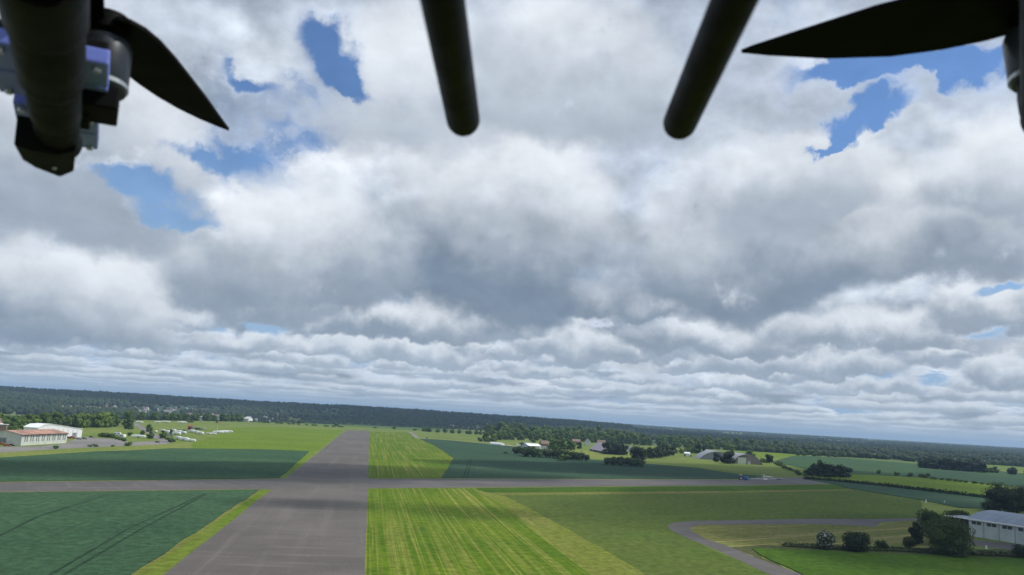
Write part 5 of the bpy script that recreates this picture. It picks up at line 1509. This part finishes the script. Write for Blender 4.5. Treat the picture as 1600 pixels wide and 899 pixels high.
def block(c, size, name, mat, parent=drone, bev=0.0012):
    m = MB().box((0, 0, 0), size, M=Matrix.Translation(Vector(c)) @ rotA)
    return dpart(m, name, mat, parent, bevel=bev)
for c, wd_, ln in (((-0.2548,0.3926,0.212), 0.054, 0.062), ((-0.2875,0.4552,0.212), 0.044, 0.056)):
    for sg in (-1, 1):
        b_ = block(Vector(c) + U_ * sg * ln * 0.255, (wd_, ln * 0.475, 0.009), 'clamp_block', M['anodised'])
        for q in (-1, 1):
            bc = Vector(c) + U_ * sg * ln * 0.40 + V_ * q * wd_ * 0.40
            m = MB().tube([bc + Vector((0, 0, -0.0045)), bc + Vector((0, 0, -0.0068))], [0.0022, 0.0020], 6); dpart(m, 'bolt', M['bolt_steel'], b_)
    block(Vector(c) + Vector((0, 0, 0.006)), (wd_ * 0.96, ln * 0.98, 0.006), 'clamp_plate', M['black_plastic'])
mc = Vector((-0.2433,0.4182,0.25))
def motor(c, r_, z0, z1, shell):
    m = MB().tube([(c.x, c.y, z0), (c.x, c.y, z0 + 0.002), (c.x, c.y, z1 - 0.006), (c.x, c.y, z1 - 0.002), (c.x, c.y, z1)], [r_ * 0.92, r_, r_, r_ * 0.9, r_ * 0.55], 32)
    mo = dpart(m, 'motor', shell, smooth=True)
    m = MB().tube([(c.x, c.y, z1), (c.x, c.y, z1 + 0.016)], [0.004, 0.004], 12); dpart(m, 'shaft', M['bolt_steel'], mo)
    m = MB().tube([(c.x, c.y, z0 + 0.0022), (c.x, c.y, z0 + 0.0046)], [r_ * 1.015, r_ * 1.015], 32); dpart(m, 'ring', M['bolt_steel'], mo)
    return mo
motor(mc, 0.0150, 0.2130, 0.246, M['motor_grey'])
block((mc.x, mc.y, 0.2055), (0.022, 0.026, 0.014), 'motor_mount', M['black_plastic'])
block(mc + U_ * 0.012 - V_ * 0.010 + Vector((0, 0, 0.2035 - 0.25)), (0.014, 0.022, 0.012), 'motor_mount', M['black_plastic'])
# wires along the motor
for k in range(3):
    p0 = mc + V_ * (0.004 * (k - 1) + 0.006) - Vector((0, 0, 0.034))
    m = MB().tube([p0, p0 - V_ * 0.012 - Vector((0, 0, 0.010)), p0 - V_ * 0.024 - U_ * 0.01 - Vector((0, 0, 0.012))], [0.0012, 0.0012, 0.0012], 8); dpart(m, 'wire', M['black_plastic'], smooth=True)
def blade_mesh(m, c, pts, flip):
    ps = [Vector(p) for p in pts]
    if flip: ps = [Vector((2 * c.x - p.x, 2 * c.y - p.y, p.z)) for p in ps]
    n = len(ps)
    mid = sum((p for p in ps), Vector()) / n
    dirv = (mid - Vector((c.x, c.y, mid.z))).normalized(); side = Vector((-dirv.y, dirv.x, 0))
    top, bot = [], []
    for p in ps:
        pitch_ = (p - mid).dot(side) * (0.10 if not flip else 0.10)
        top.append(p + Vector((0, 0, 0.0012 + pitch_))); bot.append(p + Vector((0, 0, -0.0012 + pitch_)))
    tri = tessellate_polygon([top])
    m.add(top + bot, [tuple(t) for t in tri] + [tuple(i + n for i in reversed(t)) for t in tri] + [(i, (i + 1) % n, n + (i + 1) % n, n + i) for i in range(n)])
def propeller(c, pts):
    m = MB().tube([(c.x, c.y, c.z - 0.005), (c.x, c.y, c.z + 0.006)], [0.013, 0.012], 24)
    hubo = dpart(m, 'propeller', M['rotor'], smooth=True)
    for fl in (False, True):
        m = MB(); blade_mesh(m, c, pts, fl); dpart(m, 'blade', M['rotor'], hubo)
    return hubo
propeller(Vector((mc.x, mc.y, 0.2535)), [(-0.239,0.4118,0.2535), (-0.2302,0.4053,0.2535), (-0.2242,0.408,0.2535), (-0.2195,0.4162,0.2535), (-0.2168,0.4303,0.2535), (-0.2166,0.4514,0.2535), (-0.2177,0.4779,0.2535), (-0.2191,0.5053,0.2535), (-0.2216,0.5356,0.2535), (-0.2234,0.5611,0.2535), (-0.229,0.5553,0.2535), (-0.2385,0.5429,0.2535), (-0.2478,0.5267,0.2535), (-0.2548,0.5085,0.2535), (-0.2592,0.4896,0.2535), (-0.2613,0.4719,0.2535), (-0.2564,0.4476,0.2535)])
# right-hand arm, motor and propeller
rc = Vector((0.2892,0.4155,0.2535))
Ur = (Vector((rc.x, rc.y, 0)) - Vector((0.043, 0, 0))).normalized(); Vr = Vector((Ur.y, -Ur.x, 0))
B0 = Vector((0.043, 0, 0.19)); Lr = (Vector((rc.x, rc.y, 0)) - Vector((0.043, 0, 0))).length
m = MB().tube([B0 + Ur * 0.02, B0 + Ur * (Lr - 0.004)], [0.0140, 0.0140], 32); dpart(m, 'arm', M['carbon'], smooth=True)
motor(rc, 0.0168, 0.2130, 0.246, M['motor_grey'])
rotB = Matrix(((Vr.x, Ur.x, 0), (Vr.y, Ur.y, 0), (0, 0, 1))).to_4x4()
m = MB().box((0, 0, 0), (0.026, 0.030, 0.012), M=Matrix.Translation((rc.x, rc.y, 0.2065)) @ rotB); dpart(m, 'motor_mount', M['black_plastic'], bevel=0.0012)
m = MB().box((0, 0, 0), (0.026, 0.024, 0.010), M=Matrix.Translation(Vector((rc.x, rc.y, 0.1975)) + Ur * 0.022 + Vr * 0.006) @ rotB); dpart(m, 'clamp_block', M['anodised'], bevel=0.0012)
propeller(rc, [(0.2778,0.4013,0.2535), (0.2588,0.396,0.2535), (0.2365,0.3933,0.2535), (0.218,0.3978,0.2535), (0.1977,0.4074,0.2535), (0.1774,0.4202,0.2535), (0.156,0.4337,0.2535), (0.1383,0.4452,0.2535), (0.1329,0.4496,0.2535), (0.15,0.4522,0.2535), (0.1864,0.4551,0.2535), (0.2246,0.4527,0.2535), (0.2523,0.4456,0.2535), (0.2741,0.4365,0.2535), (0.2906,0.4262,0.2535)])

# ------------------------------------------------------------------ clouds overhead, out of frame: they shade the airfield as in the photograph
cm = bpy.data.materials.new('cloud')
cm.use_nodes = True
cn = NT(cm.node_tree)
cm.node_tree.nodes.remove(cm.node_tree.nodes['Principled BSDF'])
pv = cn.n('ShaderNodeVolumePrincipled')
pv.inputs['Color'].default_value = (0.97, 0.97, 0.97, 1)
pv.inputs['Density'].default_value = 0.022
pv.inputs['Anisotropy'].default_value = 0.4
cm.node_tree.links.new(pv.outputs[0], cm.node_tree.nodes['Material Output'].inputs['Volume'])
def cloud(cx, cy, rx, ry, turn=0.0, thick=75.0, alt=700.0, seed=0):
    """Lumpy lens of vapour above the ground it shades."""
    off = sun_dir * (alt / sun_dir.z)
    bm = bmesh.new(); bmesh.ops.create_icosphere(bm, subdivisions=4, radius=1.0)
    for v in bm.verts:
        p = v.co.copy()
        k = 1 + 0.34 * noise.noise(p * 1.7 + Vector((seed * 3.1, 0, 0))) + 0.16 * noise.noise(p * 4.5 + Vector((0, seed, 5)))
        v.co = Vector((p.x * k, p.y * k, p.z * (0.55 + 0.45 * k)))
    me = bpy.data.meshes.new('cloud'); bm.to_mesh(me); bm.free()
    me.materials.append(cm)
    o = bpy.data.objects.new('cloud', me); COL.objects.link(o)
    o.scale = (rx, ry, thick); o.rotation_euler = (0, 0, R(turn))
    o.location = (cx + off.x, cy + off.y, alt)
    return tag(o, kind='structure')
for i, args in enumerate(CLOUD_SHADES):
    cloud(*args, seed=i + 1)

# ------------------------------------------------------------------ air
hz = MB().box((0, 0, 24), (33000, 33000, 120)).build('haze', bpy.data.materials.new('haze'))
hm = hz.data.materials[0]; hm.use_nodes = True
hn = NT(hm.node_tree)
hm.node_tree.nodes.remove(hm.node_tree.nodes['Principled BSDF'])
hv = hn.n('ShaderNodeVolumePrincipled')
hv.inputs['Color'].default_value = (0.50, 0.72, 1.0, 1)
hv.inputs['Density'].default_value = 7.2e-5
hm.node_tree.links.new(hv.outputs[0], hm.node_tree.nodes['Material Output'].inputs['Volume'])
tag(hz, kind='stuff')
